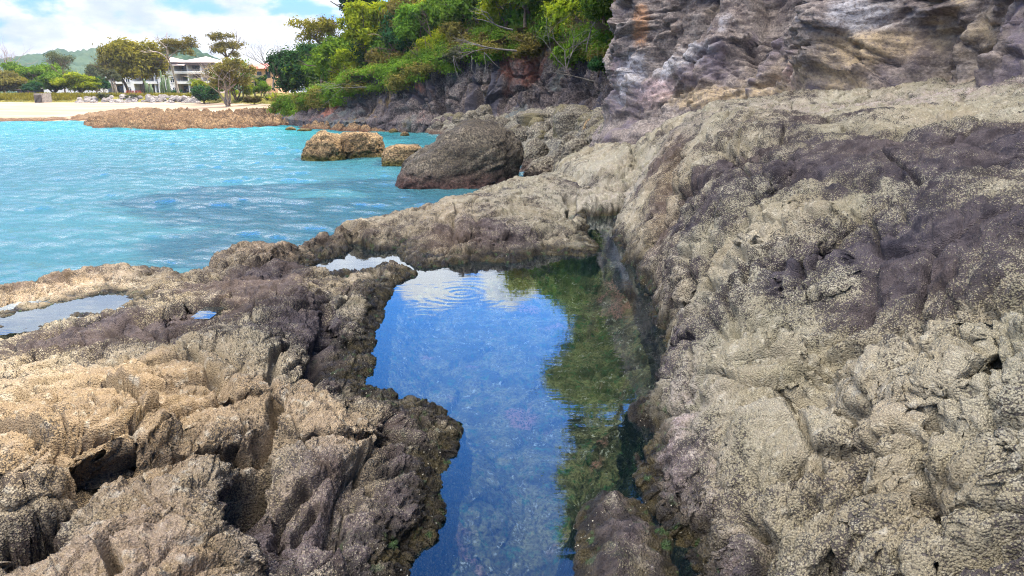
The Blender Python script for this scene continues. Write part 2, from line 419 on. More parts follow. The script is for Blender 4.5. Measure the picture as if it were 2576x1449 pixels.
CRACKS = [ # points, width, depth
 ([(229,1199),(241,1182),(262,1160),(303,1130),(346,1134),(401,1126),(515,1112),(620,1103),(640,1098),(760,1090),(900,1076),(990,1060)], .022, .14),
 ([(277,1449),(282,1366),(284,1344),(310,1325),(372,1304),(441,1265)], .016, .12),
 ([(286,1304),(358,1266),(401,1247)], .014, .08),
 ([(590,1310),(593,1283),(600,1245),(634,1177),(658,1140)], .03, .18),
 ([(645,1100),(651,1085),(665,1035),(699,987)], .02, .12),
 ([(680,1330),(685,1310),(705,1262),(760,1201)], .018, .10),
 ([(740,1320),(750,1300),(787,1245)], .015, .08),
 ([(927,1105),(930,1200)], .014, .06),
 ([(815,1000),(800,960),(785,930),(795,870),(828,810),(815,760)], .03, .07),
 ([(700,1030),(680,930),(720,860)], .02, .07),
 ([(480,880),(540,930),(560,1000)], .03, .07),
 ([(540,652),(640,660),(730,640)], .05, .08),
 ([(870,562),(900,600),(885,620)], .06, .10),
 ([(2494,742),(2517,825),(2513,884),(2499,930)], .018, .08),
 ([(2312,902),(2307,843),(2321,815),(2366,806)], .016, .08),
 ([(2019,716),(2023,640)], .018, .08), ([(2066,690),(2082,610)], .02, .09), ([(1946,885),(1951,829),(1983,793)], .016, .08),
 ([(1890,720),(1880,640)], .02, .06), ([(1800,720),(1790,600)], .025, .07), ([(1850,820),(1840,700)], .02, .06), ([(1730,760),(1725,620)], .03, .08),
 ([(2065,863),(2130,856),(2202,836),(2260,805),(2316,785)], .03, .07),
 ([(1996,960),(2100,940),(2180,925)], .03, .05),
 ([(2130,1010),(2300,1040),(2450,1130)], .03, .05),
 ([(2170,1170),(2180,1230),(2230,1260)], .02, .07), ([(1870,1250),(1900,1330),(1915,1400)], .02, .06), ([(2330,1240),(2380,1330),(2370,1400)], .022, .07),
 ([(2100,1449),(2090,1380),(2130,1330)], .02, .06), ([(2000,1330),(2040,1300),(2035,1250)], .018, .05), ([(2420,1449),(2470,1400),(2576,1380)], .03, .06),
 ([(1630,600),(1665,480),(1690,430)], .07, .12), ([(1700,560),(1735,470)], .05, .08),
 ([(1430,490),(1440,530),(1420,570)], .05, .12), ([(1405,445),(1500,480),(1580,480)], .08, .10), ([(1180,565),(1300,545),(1400,560)], .05, .07),
 ([(1700,410),(1850,395),(2000,400)], .05, .06), ([(1900,470),(2050,440),(2200,445)], .05, .06), ([(2150,330),(2350,345),(2560,335)], .06, .05),
]
CAVE = [(-120,1330),(0,1268),(80,1232),(167,1215),(229,1197),(215,1222),(177,1258),(160,1290),(160,1345),(110,1395),(50,1430),(-20,1460),(-160,1510)]
SLABS = [ # outline of a raised block, height, edge width
 ([(-250,1000),(90,985),(260,985),(430,1018),(442,1080),(380,1120),(300,1135),(240,1182),(100,1225),(-250,1240)], .11, .05),
 ([(240,1190),(300,1140),(520,1115),(590,1130),(612,1180),(595,1250),(600,1320),(625,1449),(650,1620),(-250,1620),(-250,1560),(60,1450),(200,1370)], .07, .05),
 ([(640,1112),(760,1097),(900,1082),(1000,1066),(1060,1090),(1075,1180),(1050,1300),(970,1420),(900,1620),(700,1620),(690,1400),(642,1300),(652,1180)], .03, .05),
 ([(690,1000),(720,960),(880,985),(980,1000),(1000,1050),(900,1070),(680,1088)], .06, .05),
 ([(440,1035),(560,1010),(660,1030),(640,1090),(520,1108),(445,1118)], .04, .05),
 ([(330,905),(520,850),(690,850),(770,880),(790,940),(690,980),(480,985)], .05, .07),
 ([(-100,905),(150,900),(320,915),(450,985),(250,978),(-100,990)], .03, .07),
 ([(830,745),(900,735),(950,745),(930,780),(910,840),(840,850),(825,790)], .08, .05),
 ([(540,650),(640,625),(760,600),(740,660),(640,690),(540,700)], .06, .08),
 ([(1040,560),(1150,535),(1300,530),(1430,560),(1450,600),(1300,610),(1100,610)], .09, .10),
 ([(1440,475),(1560,470),(1570,525),(1440,530)], .14, .08), ([(1400,380),(1560,365),(1600,400),(1580,450),(1450,455),(1400,430)], .22, .15),
 ([(1990,660),(2060,640),(2150,660),(2120,720),(2010,730)], .05, .06),
 ([(1780,860),(1960,830),(2090,870),(2060,930),(1880,1000),(1780,980)], .06, .08), ([(2100,880),(2320,810),(2480,830),(2500,930),(2330,1010),(2110,1000)], .07, .08),
 ([(1850,1040),(2000,980),(2150,1010),(2130,1120),(1960,1190),(1850,1170)], .06, .07), ([(2180,1040),(2400,1040),(2560,1120),(2540,1220),(2300,1230),(2190,1150)], .06, .08),
 ([(1900,1230),(2080,1180),(2160,1240),(2120,1380),(1960,1449)], .05, .06), ([(2190,1270),(2330,1240),(2400,1330),(2340,1449),(2190,1449)], .06, .06),
 ([(1690,440),(1830,420),(2000,430),(1900,520),(1760,560),(1700,520)], .07, .10), ([(1880,560),(2010,520),(2160,540),(2080,620),(1930,640)], .05, .10),
]
# tessellation: a fan of rings round the view point, finer near it
NA, NR = 1300, 1150
ang = np.linspace(R(-47), R(47), NA)
rad = np.geomspace(1.35, 27.0, NR)
ang2 = np.linspace(R(-17), R(47), 520); rad2 = np.geomspace(26.3, 76.0, 260)
def terrain_points(ang, rad):
    A_, R_ = np.meshgrid(ang, rad)
    return (np.sin(A_)*R_).ravel(), (np.cos(A_)*R_).ravel()
def build_height(x, y):
    n = len(x)
    p0 = np.stack([x, y, np.zeros(n)], 1).astype(F32)
    wob = perlin(p0*1.3)*.05+perlin(p0*4.1+5)*.035+perlin(p0*13+9)*.022+perlin(p0*37+2)*.009
    near = np.hypot(x, y) < 30
    dp = np.full(n, 9.0); ds = dp.copy(); dt = dp.copy()
    m = near
    dp[m] = sdf(x[m], y[m], MAIN_POOL); ds[m] = sdf(x[m], y[m], SMALL_POOL); dt[m] = sdf(x[m], y[m], TINY_POOL)
    far = np.clip(np.hypot(x, y)/10, .35, 1.6)
    dpw = dp+wob*1.25; dsw = ds+wob*1.3; dtw = dt+wob*.5
    dc = -sdf(x, y, COAST)+perlin(p0*.8+3)*.22*far+perlin(p0*2.7+8)*.13*far+perlin(p0*8+1)*.05*far
    z = macro(x, y)
    z = np.minimum(z, np.interp(np.hypot(x, y), [30, 45, 58, 76], [3.6, 2.2, 1.95, 1.9]))
    # soft large undulation
    z = z+perlin(p0*.55+31)*.05
    z = z-.065*sstep(13, 8, np.hypot(x, y))
    # raised blocks and the cave
    for pts, dz, ew in SLABS:
        ln = smooth_poly(uvline(pts), 1); xs_ = [q[0] for q in ln]; ys_ = [q[1] for q in ln]
        m = (x > min(xs_)-.4) & (x < max(xs_)+.4) & (y > min(ys_)-.4) & (y < max(ys_)+.4)
        d = sdf(x[m], y[m], ln)+wob[m]*1.1
        dz = dz*(1.7 if pts[0][0] > 1680 else 1.0)
        z[m] += dz*sstep(ew*.6, -ew, d)-.25*dz*sstep(ew*3, 0, np.abs(d-ew))
    cd = sdf(x, y, uvline(CAVE))+wob*.9
    z = z-.80*sstep(.02, -.10, cd)-.2*sstep(-.05, -.25, cd)
    # low rims round the head of the pool and the small pools
    cap = POOLZ+.03+np.clip(dpw, 0, 9)*.32+.25*sstep(.30, .55, dpw)+9*sstep(.5, .9, dpw)
    hd = (y > 7.6) & (x < -.75) & (dp < 1)
    z = np.where(hd, np.minimum(z, cap), z)
    z = np.where(ds < .9, np.minimum(z, 1.28+.025+np.clip(dsw, 0, 9)*.22+9*sstep(.45, .9, dsw)), z)
    # pools
    t = sstep(-.02, .16, dpw)
    rim = POOLZ+.015+np.clip(dpw, 0, 1)*.35
    land = np.where(dpw < .35, rim+(z-rim)*t, z); land = np.maximum(land, np.minimum(rim, POOLZ+.06)*(dpw < .35)+land*(dpw >= .35))
    bed = POOLZ+.015-.20*sstep(0, -.10, dpw)-.34*sstep(-.05, -.55, dpw)
    z = np.where(dpw > 0, land, bed)
    for dd, lev, dep in ((dsw, 1.28, .10), (dtw, 1.44, .05)):
        t = sstep(-.01, .14, dd); rim = lev+.01+np.clip(dd, 0, 1)*.3
        z = np.where(dd > .3, z, np.where(dd > 0, np.maximum(rim+(z-rim)*t, lev+.012), lev+.01-dep*sstep(0, -.22, dd)))
    # sea side
    fall = np.clip(np.hypot(x, y)/12, .8, 3.0)
    z = z+(-.9-z)*sstep(.12, -.55, dc/fall)
    return z, dp, ds, dc, wob
def rock_detail(P, N, steep, dp, ds, dc, right, fade):
    n = len(P)
    D = np.zeros(n, F32)
    warp = np.stack([perlin(P*.9+k*7.7) for k in range(3)], 1)
    Q = P+warp*.25
    # rounded lumps
    f1, f2 = worley(Q*np.array([2.0, 2.0, 1.4], F32)); knob = sstep(-.25, .45, perlin(P*.8+90))
    D += (.095*right*(.35+.65*knob)+.02)*(.4-f1*f1)
    D -= (.02+.055*right*knob)*sstep(.085, .0, f2-f1)
    f1, f2 = worley(Q*np.array([.95, .95, .7], F32)+1.7); D += .17*right*(.35-f1*f1)-.10*right*sstep(.05, 0, f2-f1)
    f1, f2 = worley(Q*np.array([5.2, 5.2, 3.8], F32)+3.3)
    D += (.022*right*(.3+.9*knob)+.014)*(.4-f1*f1)
    D -= (.010+.016*right*knob)*sstep(.12, .0, f2-f1)
    f1, f2 = worley(Q*12.5+6); D += (.011*right+.004)*(.4-f1*f1)-.003*right*sstep(.12, 0, f2-f1)
    fl = np.exp(-((P[:, 0]/np.maximum(P[:, 1], .1)-.30)/.15)**2-((P[:, 1]-6.0)/2.6)**2)*right
    D += fl*.06*fbm(Q*np.array([1.2, 6.5, 1.0], F32)+5, 3, .5, ridged=True)
    inl = sstep(.0, .7, np.minimum(dp, 9))
    D += inl*right*(.35+.65*fl)*.15*(fbm(Q*np.array([.75, 2.7, .8], F32)+15, 3, .5, ridged=True)-.35)
    D += inl*right*.07*(fbm(Q*np.array([2.2, 1.1, 1.5], F32)+25, 3, .5, ridged=True)-.3)
    D -= right*(1-inl)*.05
    # broken blocks, mostly on the left shelf
    lf = 1-right
    calm = sstep(.0, .30, np.minimum(np.abs(dp), np.abs(ds)))*.8+.2; calm *= sstep(-.1, .5, dc)*.7+.3
    for sc, am, cr_ in ((1.15, .085, .05), (2.9, .036, .022), (7.5, .013, .008)):
        h, e = facets(Q*np.array([sc, sc, sc*.8], F32)+sc)
        D += calm*(lf*.95+.30)*am*h
        D -= calm*(lf*.8+.45)*cr_*sstep(.055, .0, e)
    # vertical flutes on steep faces
    D += steep*.035*fbm(Q*np.array([5.5, 5.5, .9], F32), 3, ridged=True)
    # bedding and general roughness
    D += .045*fbm(Q*1.7, 3)+.028*fbm(Q*np.array([3.6, 3.6, 7.0], F32)+9, 3, ridged=True)*(1-.5*right)
    D += .018*fbm(P*9, 3)
    r = fbm(P*24, 3, .6)
    D += .013*r
    D += .010*fbm(P*26+3, 3, .6, ridged=True)+.005*fbm(P*70, 2, .6)
    # barnacle crust / oysters by the water
    g1, g2 = worley(P*42)
    edge = sstep(.34, .02, np.abs(dp-.02))
    D += (.006+.012*edge)*(.55-g1)*2
    g1b, _ = worley(P*17+5)
    D += edge*.035*(.5-g1b)
    D += edge*.02*fbm(P*15+4, 2, ridged=True)
    return D*fade
def finish(x, y, nr, nc, z, dp, ds, dc):
    P = np.stack([x, y, z], 1).astype(F32)
    G = P.reshape(nr, nc, 3)
    du = np.gradient(G, axis=1); dv = np.gradient(G, axis=0)
    N = np.cross(du, dv); N /= np.linalg.norm(N, axis=2, keepdims=True)+1e-12
    N = N.reshape(-1, 3)
    N *= np.sign(N[:, 2:3]+1e-9)
    steep = sstep(.8, .35, N[:, 2])
    az = x/np.maximum(y, .1)
    right = sstep(.10, .20, az+.0*y)
    und = sstep(0, -.12, dp)
    D = rock_detail(P, N, steep, dp, ds, dc, right, 1-.35*und)
    Pc = P
    for pts, wd, dep in CRACKS:
        wd = wd*1.6; dep = dep*1.8; ln = uvline(pts); xs = [q[0] for q in ln]; ys = [q[1] for q in ln]
        m = (x > min(xs)-.4) & (x < max(xs)+.4) & (y > min(ys)-.4) & (y < max(ys)+.4)
        if not m.any(): continue
        q = P[m]
        ox = perlin(q*3.1+11)*.05+perlin(q*11+3)*.02; oy = perlin(q*3.1+23)*.05+perlin(q*11+13)*.02
        d, _ = seg_dist(x[m]+ox, y[m]+oy, ln)
        wv = wd*(.55+.9*(perlin(q*2.3+40)*.5+.5))
        D[m] -= dep*sstep(wv*1.5, wv*.25, d)
        D[m] -= dep*.07*np.exp(-(d/(wd*5))**2)
    # keep the displaced rock from rising through / sinking under the water line in lumps
    P2 = P+N*D[:, None]
    return P2, N, steep, right
# colour zones, given where they lie on the rock
ZONES = [ # u, v, ru, rv, crust, warm, pink
 (2150,372,520,20,-.55,0,0),(2500,370,220,30,-.5,0,0),(2300,590,420,95,-.42,0,0),(2450,640,200,90,-.25,0,0),(2050,640,160,60,-.22,0,0),(1850,410,160,30,-.3,0,0),(2150,450,280,18,-.3,0,0),
 (2000,520,260,60,.12,0,0),(1900,860,260,150,.25,-.1,0),(2350,880,350,120,.3,.15,0),(2150,1250,350,200,.12,.25,0),
 (2150,760,120,40,-.25,0,0),(1720,900,60,220,-.1,-.1,.15),(1690,1080,70,120,-.1,-.1,.7),(1750,1250,70,150,-.1,-.1,.6),(1830,1400,80,90,-.1,0,.6),
 (1640,760,50,110,-.15,0,.3),(1680,430,60,60,-.2,.5,0),(1650,560,50,80,-.1,.35,.1),
 (2000,280,600,14,.05,-.3,.35),(2300,265,500,14,0,-.2,.4),
 (220,840,260,40,-.5,-.2,0),(720,780,120,90,-.32,-.2,0),(820,860,50,100,-.4,-.2,0),(520,700,200,40,-.2,0,0),(650,690,120,35,-.35,-.1,0),
 (280,950,300,70,.25,.6,0),(600,1010,330,70,.2,.6,0),(850,1030,150,50,.2,.7,0),(200,1060,260,80,.2,.75,0),(150,700,220,40,.05,.55,.1),(700,620,160,30,.0,.5,.1),
 (420,1280,240,170,.2,.45,.1),(150,1430,200,60,.2,.6,.15),(400,1420,200,60,.2,.4,.1),(60,1330,100,50,-.5,-.3,0),
 (900,1350,150,110,-.10,-.3,.4),(720,1400,120,90,-.15,-.2,.35),(620,1290,50,90,-.35,-.3,.1),(1010,1180,60,140,-.25,-.3,.1),(800,1180,160,90,-.05,.1,.25),
 (1250,560,260,70,.05,.05,.1),(1500,440,120,60,.12,-.05,.1),(1150,600,200,40,-.2,.2,0),
]
def zones(x, y):
    a, l = lr(x, y)
    c = np.full(len(x), .63); wm = .15+.32*sstep(.02, -.12, x/np.maximum(y, .1)); pk = np.full(len(x), .08)
    for u, v, ru, rv, dc_, dw, dk in ZONES:
        h = hit(u, v); ha, hl = math.atan2(h.x, h.y), math.log(math.hypot(h.x, h.y))
        e = hit(u, max(v-rv, 262)); e2 = hit(u, v+rv)
        sl = max(.03, abs(math.log(math.hypot(e.x, e.y))-math.log(math.hypot(e2.x, e2.y)))/2)
        g = np.exp(-((a-ha)/(ru/FPX*.8))**2-((l-hl)/sl)**2)
        c += (dc_*.82 if dc_ < -.2 and u > 1700 else dc_)*g; wm += dw*g; pk += dk*g
    return np.clip(c, .25, 1), np.clip(wm, 0, 1), np.clip(pk, 0, 1)

x, y = terrain_points(ang, rad)
z, dp, ds, dc, wob = build_height(x, y)
P2, N, steep, right = finish(x, y, NR, NA, z, dp, ds, dc)
cr, wm, pk = zones(x, y)
nz = perlin(P2*1.1+50)*.24+perlin(P2*3.7+60)*.18+perlin(P2*.45+55)*.10
wm = np.clip(wm+perlin(P2*.9+57)*.22+perlin(P2*3+58)*.12, 0, 1)
cr = np.clip(cr+nz*np.clip(cr*2, .5, 1)-steep*.12*(1-right), .14, 1)
# weed and oyster belt: a few hand-breadths above the water, broken up
belt = sstep(.20, .05, P2[:, 2]-POOLZ+perlin(P2*5+70)*.09)*sstep(.45, .2, np.minimum(dp, 9))
belt = np.maximum(belt, sstep(.09, .02, P2[:, 2]-1.28+perlin(P2*5+71)*.04)*sstep(.3, .1, ds))
belt = np.maximum(belt, sstep(.85, .35, P2[:, 2]+perlin(P2*2+72)*.2)*sstep(2.0, .4, dc)*.9)
belt = np.maximum(belt, right*sstep(.34, .10, P2[:, 2]-POOLZ+perlin(P2*4+74)*.12)*sstep(.6, .2, np.minimum(dp, 9))*.85)
Zc = np.stack([cr, wm, pk, belt], 1)
Fc = grid_faces(NR, NA)
cen = P2[Fc].mean(1)
cdp = dp[Fc].mean(1); caz = cen[:, 0]/np.maximum(cen[:, 1], .1)
pool_edge_x = lambda yy: np.interp(yy, [0, 3, 5, 7, 9.5, 11.5, 13.7, 14.4, 17, 22, 40], [.9, .8, .8, .85, .95, 1.35, 2.0, 2.15, 2.45, 3.9, 9.0])
isbed = cdp < -.17
isright = (~isbed) & (cen[:, 0] > pool_edge_x(cen[:, 1]))
rim_line = lambda xx: np.interp(xx, [-6, -2.6, -1.2, .2, 3], [10.6, 10.4, 10.0, 9.6, 9.6])
isrim = (~isbed) & (~isright) & (cen[:, 1] > rim_line(cen[:, 0]))
isleft = ~(isbed | isright | isrim)
# ------------------------------------------------------------------ rock materials
def shore_rock():
    t = NT('barnacled_rock'); p = t.pos()
    z = t.n('SeparateColor', Color=t.attr('zones')); crust, warm, pink = z.outputs[0], z.outputs[1], z.outputs[2]
    belt = t.n('Attribute', attribute_name='zones').outputs['Alpha']
    nL = t.noise(.9, 5, .6, p); nM = t.noise(6, 5, .62, p); nF = t.noise(52, 6, .70, p)
    v1 = t.voro(95, p); v2 = t.voro(150, p)
    gran = t.math('ADD', t.math('MULTIPLY', nF, .62), t.math('MULTIPLY', t.math('SUBTRACT', .75, v1), .34))
    gran = t.math('ADD', gran, t.math('MULTIPLY', t.math('SUBTRACT', nM, .5), .55))
    thr = t.math('SUBTRACT', .70, t.math('MULTIPLY', crust, .60))
    cm = t.ramp(t.math('SUBTRACT', gran, thr), -.05, .06)
    dark = t.mix(t.ramp(nM, .35, .65), (.018, .015, .021), (.050, .041, .047))
    dark = t.mix(t.math('MULTIPLY', warm, .9), dark, (.080, .052, .028))
    dark = t.mix(t.ramp(crust, .35, .8, 0, .8), dark, t.mix(t.ramp(nM, .35, .65), (.085, .072, .060), (.155, .135, .105)))
    cool = t.mix(t.ramp(nL, .35, .65), (.285, .262, .172), (.375, .352, .255))
    tan = t.mix(t.ramp(nL, .35, .65), (.31, .225, .125), (.40, .30, .18))
    cc = t.mix(warm, cool, tan)
    cc = t.mix(t.ramp(v2, .1, .6), cc, t.mix(1, cc, (.62, .60, .60), 'MULTIPLY'))
    cc = t.mix(t.ramp(t.noise(15, 3, .5, p), .55, .72, 0, .5), cc, (.43, .39, .30))
    col = t.mix(cm, dark, cc)
    pk = t.mix(t.ramp(nF, .35, .62), (.12, .085, .085), (.38, .30, .29))
    col = t.mix(t.math('MULTIPLY', pink, t.ramp(nM, .32, .62)), col, pk)
    # weed belt with pale oyster shells
    weed = t.mix(t.ramp(nM, .4, .62), (.012, .009, .006), (.045, .034, .013))
    weed = t.mix(t.ramp(t.noise(11, 3, .5, t.mapv(p, loc=(4, 0, 0))), .58, .7), weed, (.03, .055, .016))
    sh = t.ramp(t.voro(30, p), .16, .09)
    sh = t.math('MULTIPLY', sh, t.ramp(t.noise(7, 2, .5, t.mapv(p, loc=(9, 2, 0))), .47, .6))
    weed = t.mix(sh, weed, (.50, .46, .36))
    bm = t.math('MULTIPLY', belt, t.ramp(nF, .2, .45))
    col = t.mix(bm, col, weed)
    h = t.math('ADD', t.math('MULTIPLY', nF, 1.0), t.math('MULTIPLY', t.math('SUBTRACT', 1, v1), .55))
    h = t.math('ADD', h, t.math('MULTIPLY', cm, .35))
    nb_ = t.bump(h, 1.0, .016)
    rough = t.ramp(bm, 0, 1, .88, .45)
    return t.done(t.bsdf(col, rough, nb_, .25))
M_SHORE = shore_rock()
def pool_bed_mat():
    t = NT('pool_bed_algae'); p = t.pos()
    a = t.noise(3.0, 6, .65, p); b = t.noise(9, 6, .7, t.mapv(p, loc=(5, 1, 0))); c = t.noise(1.6, 3, .5, t.mapv(p, loc=(2, 8, 0)))
    f = t.noise(40, 4, .6, p)
    col = t.mix(t.ramp(a, .38, .6), (.085, .062, .022), (.27, .20, .08))
    col = t.mix(t.ramp(b, .52, .66), col, (.055, .135, .045))
    col = t.mix(t.math('MULTIPLY', t.ramp(b, .44, .36), t.ramp(f, .4, .6)), col, (.50, .40, .30))
    col = t.mix(t.math('MULTIPLY', t.ramp(c, .62, .7), t.ramp(f, .35, .55)), col, (.42, .17, .12))
    col = t.mix(t.ramp(f, .35, .62, .65, 0), col, (.012, .010, .006))
    return t.done(t.bsdf(col, .8, t.bump(f, .8, .02)))
M_BED = pool_bed_mat()
def plain_rock(name, base1, base2, dark, scale=1.0, stain=None, low=None, bump=.05, strata=0.0, streak=None, attr=None, grain=.85):
    """weathered stone; stain adds patches, low = (colour, z0, z1) a belt of growth near the water"""
    t = NT(name); p = t.pos()
    nL = t.noise(.35*scale, 5, .6, p, .4); nM = t.noise(2.2*scale, 6, .65, p, .3); nF = t.noise(11*scale, 6, .7, p); v = t.voro(16*scale, p)
    col = t.mix(t.ramp(nL, .36, .64), base1, base2)
    col = t.mix(t.ramp(nM, .40, .62, .0, .75), col, t.mix(1, col, (.55, .52, .52), 'MULTIPLY'))
    g = t.math('ADD', t.math('MULTIPLY', nF, .7), t.math('MULTIPLY', v, .35))
    col = t.mix(t.ramp(g, .42, .66, grain, 0), col, dark)
    col = t.mix(t.ramp(nF, .58, .74, 0, .55), col, tuple(min(.6, c*1.7) for c in base2))
    if strata:
        s = t.noise(2.0*scale, 4, .6, t.mapv(p, (.35, .35, 5.0), (R(8), R(-12), 0)))
        col = t.mix(t.ramp(s, .52, .62, 0, strata), col, dark)
    for st in (stain or []):
        c_, sc, lo, hi, loc = st
        col = t.mix(t.math('MULTIPLY', t.ramp(t.noise(sc, 4, .6, t.mapv(p, loc=loc)), lo, hi), t.ramp(nF, .25, .6)), col, c_)
    for sk in (streak or []):
        c_, sc, lo, hi, loc = sk
        col = t.mix(t.ramp(t.noise(sc, 5, .6, t.mapv(p, (1, 1, .12), loc=loc), .4), lo, hi), col, c_)
    if attr:
        an = t.n('Attribute', attribute_name=attr); s_ = t.n('SeparateColor', Color=an.outputs[0])
        grn = t.ramp(nF, .28, .6)
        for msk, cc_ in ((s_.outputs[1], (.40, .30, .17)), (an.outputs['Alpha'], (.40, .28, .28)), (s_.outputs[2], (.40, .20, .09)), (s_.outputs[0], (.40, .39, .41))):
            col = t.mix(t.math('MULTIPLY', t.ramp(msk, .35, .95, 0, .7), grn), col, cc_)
    if low:
        c_, z0, z1 = low
        zz = t.n('SeparateXYZ', Vector=p).outputs[2]
        zz = t.math('ADD', zz, t.math('MULTIPLY', t.math('SUBTRACT', nM, .5), 1.2*(z1-z0)))
        lc = t.mix(t.ramp(nF, .4, .62), tuple(x*.3 for x in c_), c_)
        col = t.mix(t.ramp(zz, z0, z1, 1, 0), col, lc)
    h = t.math('ADD', t.math('MULTIPLY', nM, 1.2), t.math('ADD', nF, t.math('MULTIPLY', t.noise(40*scale, 4, .6, p), .35)))
    return t.done(t.bsdf(col, .88, t.bump(h, .8, bump), .25))
# ------------------------------------------------------------------ near shore meshes
at = {'zones': Zc}
def shore_part(name, mask, mat, label):
    me = sub_mesh(name, P2, Fc, mask, at); o = link(name, me, mat)
    return props(o, label, 'rock', kind='structure')
shore_part('rock_shelf', isleft, M_SHORE, 'tan barnacled rock shelf split by dark cracks, between the sea and the tide pool')
shore_part('rock_rim', isrim, M_SHORE, 'low grey brown rock ridge separating the head of the tide pool from the sea')
shore_part('rock_slope', isright, M_SHORE, 'broad lumpy grey khaki rock slope with purple black patches, rising from the pool to the cliff')
o = shore_part('pool_bed', isbed, M_BED, 'brown and green algae covered floor of the tide pool under the water')
# farther shore
xf, yf = terrain_points(ang2, rad2)
zf, dpf, dsf, dcf, _ = build_height(xf, yf)
pf = np.stack([xf, yf, zf], 1).astype(F32)
land = sstep(-.2, .6, dcf)
f1, f2 = worley(pf*np.array([.55, .55, .9], F32)); g1, g2 = worley(pf*1.3+4)
pf[:, 2] += land*(.34*(.55-f1)*1.6+.16*(.5-g1)*1.5+.10*fbm(pf*1.1, 4, ridged=True)+.03*fbm(pf*5, 3))
Zf = np.stack([np.clip(.55+perlin(pf*.4)*.3, 0, 1), np.clip(.15+sstep(-.06, -.13, xf/yf)*.6, 0, 1), np.full(len(xf), .1), sstep(.7, .2, pf[:, 2]+perlin(pf*.7)*.2)*.6], 1)
M_TERR = plain_rock('terrace_rock', (.19, .17, .125), (.31, .28, .21), (.045, .04, .035), .8, low=((.10, .06, .04), .1, .55), bump=.12, strata=.5)
me = mesh_np('rock_terrace', pf, grid_faces(len(rad2), len(ang2)))
props(link('rock_terrace', me, M_TERR), 'grey rocky terrace strewn with boulders at the foot of the far cliff', 'rock', kind='structure')

# ------------------------------------------------------------------ water
def poly_water(name, pts, z, mat, label, grow=.22):
    c = np.array(pts); xs = c[:, 0]; ys = c[:, 1]
    gx = np.arange(xs.min()-.2, xs.max()+.2, .05); gy = np.arange(ys.min()-.2, ys.max()+.2, .05)
    X, Y = np.meshgrid(gx, gy); d = sdf(X.ravel(), Y.ravel(), pts)
    V = np.stack([X.ravel(), Y.ravel(), np.full(X.size, z)], 1)
    Fq = grid_faces(len(gy), len(gx)); keep = d[Fq].min(1) < grow
    return props(link(name, sub_mesh(name, V, Fq, keep), mat), label, 'pool', kind='structure')
def pool_water_mat():
    t = NT('still_water'); p = t.pos()
    rp = t.n('CombineXYZ', X=RIPPLE[0], Y=RIPPLE[1], Z=POOLZ).outputs[0]
    dv = t.n('VectorMath', operation='DISTANCE'); t.set(dv, 0, p); t.set(dv, 1, rp); dd = dv.outputs['Value']
    ring = t.math('MULTIPLY', t.math('SINE', t.math('MULTIPLY', dd, 46.0)), t.ramp(dd, .1, .85, 1, 0))
    n = t.noise(2.6, 3, .5, t.mapv(p, (.6, 1.6, 1)), .4); n2 = t.noise(9, 2, .5, t.mapv(p, (.5, 1.8, 1)))
    big = t.ramp(t.noise(.7, 2, .5, t.mapv(p, loc=(3, 3, 0))), .4, .65, .35, 1)
    h = t.math('ADD', t.math('MULTIPLY', t.math('ADD', n, t.math('MULTIPLY', n2, .3)), big), t.math('MULTIPLY', ring, .16))
    nb_ = t.bump(h, .45, .005)
    fr = t.n('Fresnel', IOR=1.95); t.t.links.new(nb_, fr.inputs['Normal'])
    gl = t.n('BsdfGlossy', Roughness=.012, Color=(.86, .94, 1, 1)); t.t.links.new(nb_, gl.inputs['Normal'])
    tr = t.n('BsdfTransparent', Color=(.74, .90, .90, 1))
    df = t.n('BsdfDiffuse', Color=(.012, .05, .085, 1))
    m1 = t.n('MixShader', Fac=.05); t.set(m1, 1, tr.outputs[0]); t.set(m1, 2, df.outputs[0])
    m2 = t.n('MixShader'); t.set(m2, 0, fr.outputs[0]); t.set(m2, 1, m1.outputs[0]); t.set(m2, 2, gl.outputs[0])
    return t.done(m2.outputs[0])
_r = PZ(1160, 737, POOLZ); RIPPLE = (_r.x, _r.y)
M_POOL = pool_water_mat()
poly_water('tide_pool', MAIN_POOL, POOLZ, M_POOL, 'still tide pool mirroring blue sky and white cloud between the rocks')
poly_water('rock_pool', SMALL_POOL, 1.302, M_POOL, 'shallow rock pool mirroring pale cloud on the shelf beside the sea')
poly_water('rock_puddle', TINY_POOL, 1.44, M_POOL, 'tiny blue puddle in a hollow of the rock shelf', .03)
def sea_mat():
    t = NT('sea_water'); p = t.pos()
    n = t.noise(2.3, 5, .6, t.mapv(p, (.45, 1.1, 1), (0, 0, R(-8))), .3); n2 = t.noise(8.5, 4, .6, t.mapv(p, (.5, 1.2, 1)))
    nL = t.noise(.09, 4, .55, t.mapv(p, (.6, 1.5, 1)))
    h = t.math('ADD', n, t.math('MULTIPLY', n2, .28))
    nb_ = t.bump(h, 1.0, .22)
    yy = t.n('SeparateXYZ', Vector=p).outputs[1]
    shallow = t.ramp(t.math('ADD', yy, t.math('MULTIPLY', nL, 20)), 40, 98)
    col = t.mix(t.ramp(nL, .30, .70), (.021, .082, .102), (.028, .100, .118))
    col = t.mix(shallow, col, (.022, .165, .175))
    fm = t.math('MULTIPLY', t.attr('foam', 2), t.ramp(t.noise(5.5, 6, .7, p, .6), .50, .64))
    col = t.mix(fm, col, (.62, .66, .66))
    fr = t.n('Fresnel', IOR=1.33); t.t.links.new(nb_, fr.inputs['Normal'])
    gl = t.n('BsdfGlossy', Roughness=.09, Color=(.95, .98, 1, 1)); t.t.links.new(nb_, gl.inputs['Normal'])
    df = t.n('BsdfDiffuse'); t.set(df, 'Color', col)
    m2 = t.n('MixShader'); t.set(m2, 0, fr.outputs[0]); t.set(m2, 1, df.outputs[0]); t.set(m2, 2, gl.outputs[0])
    return t.done(m2.outputs[0])
M_SEA = sea_mat()
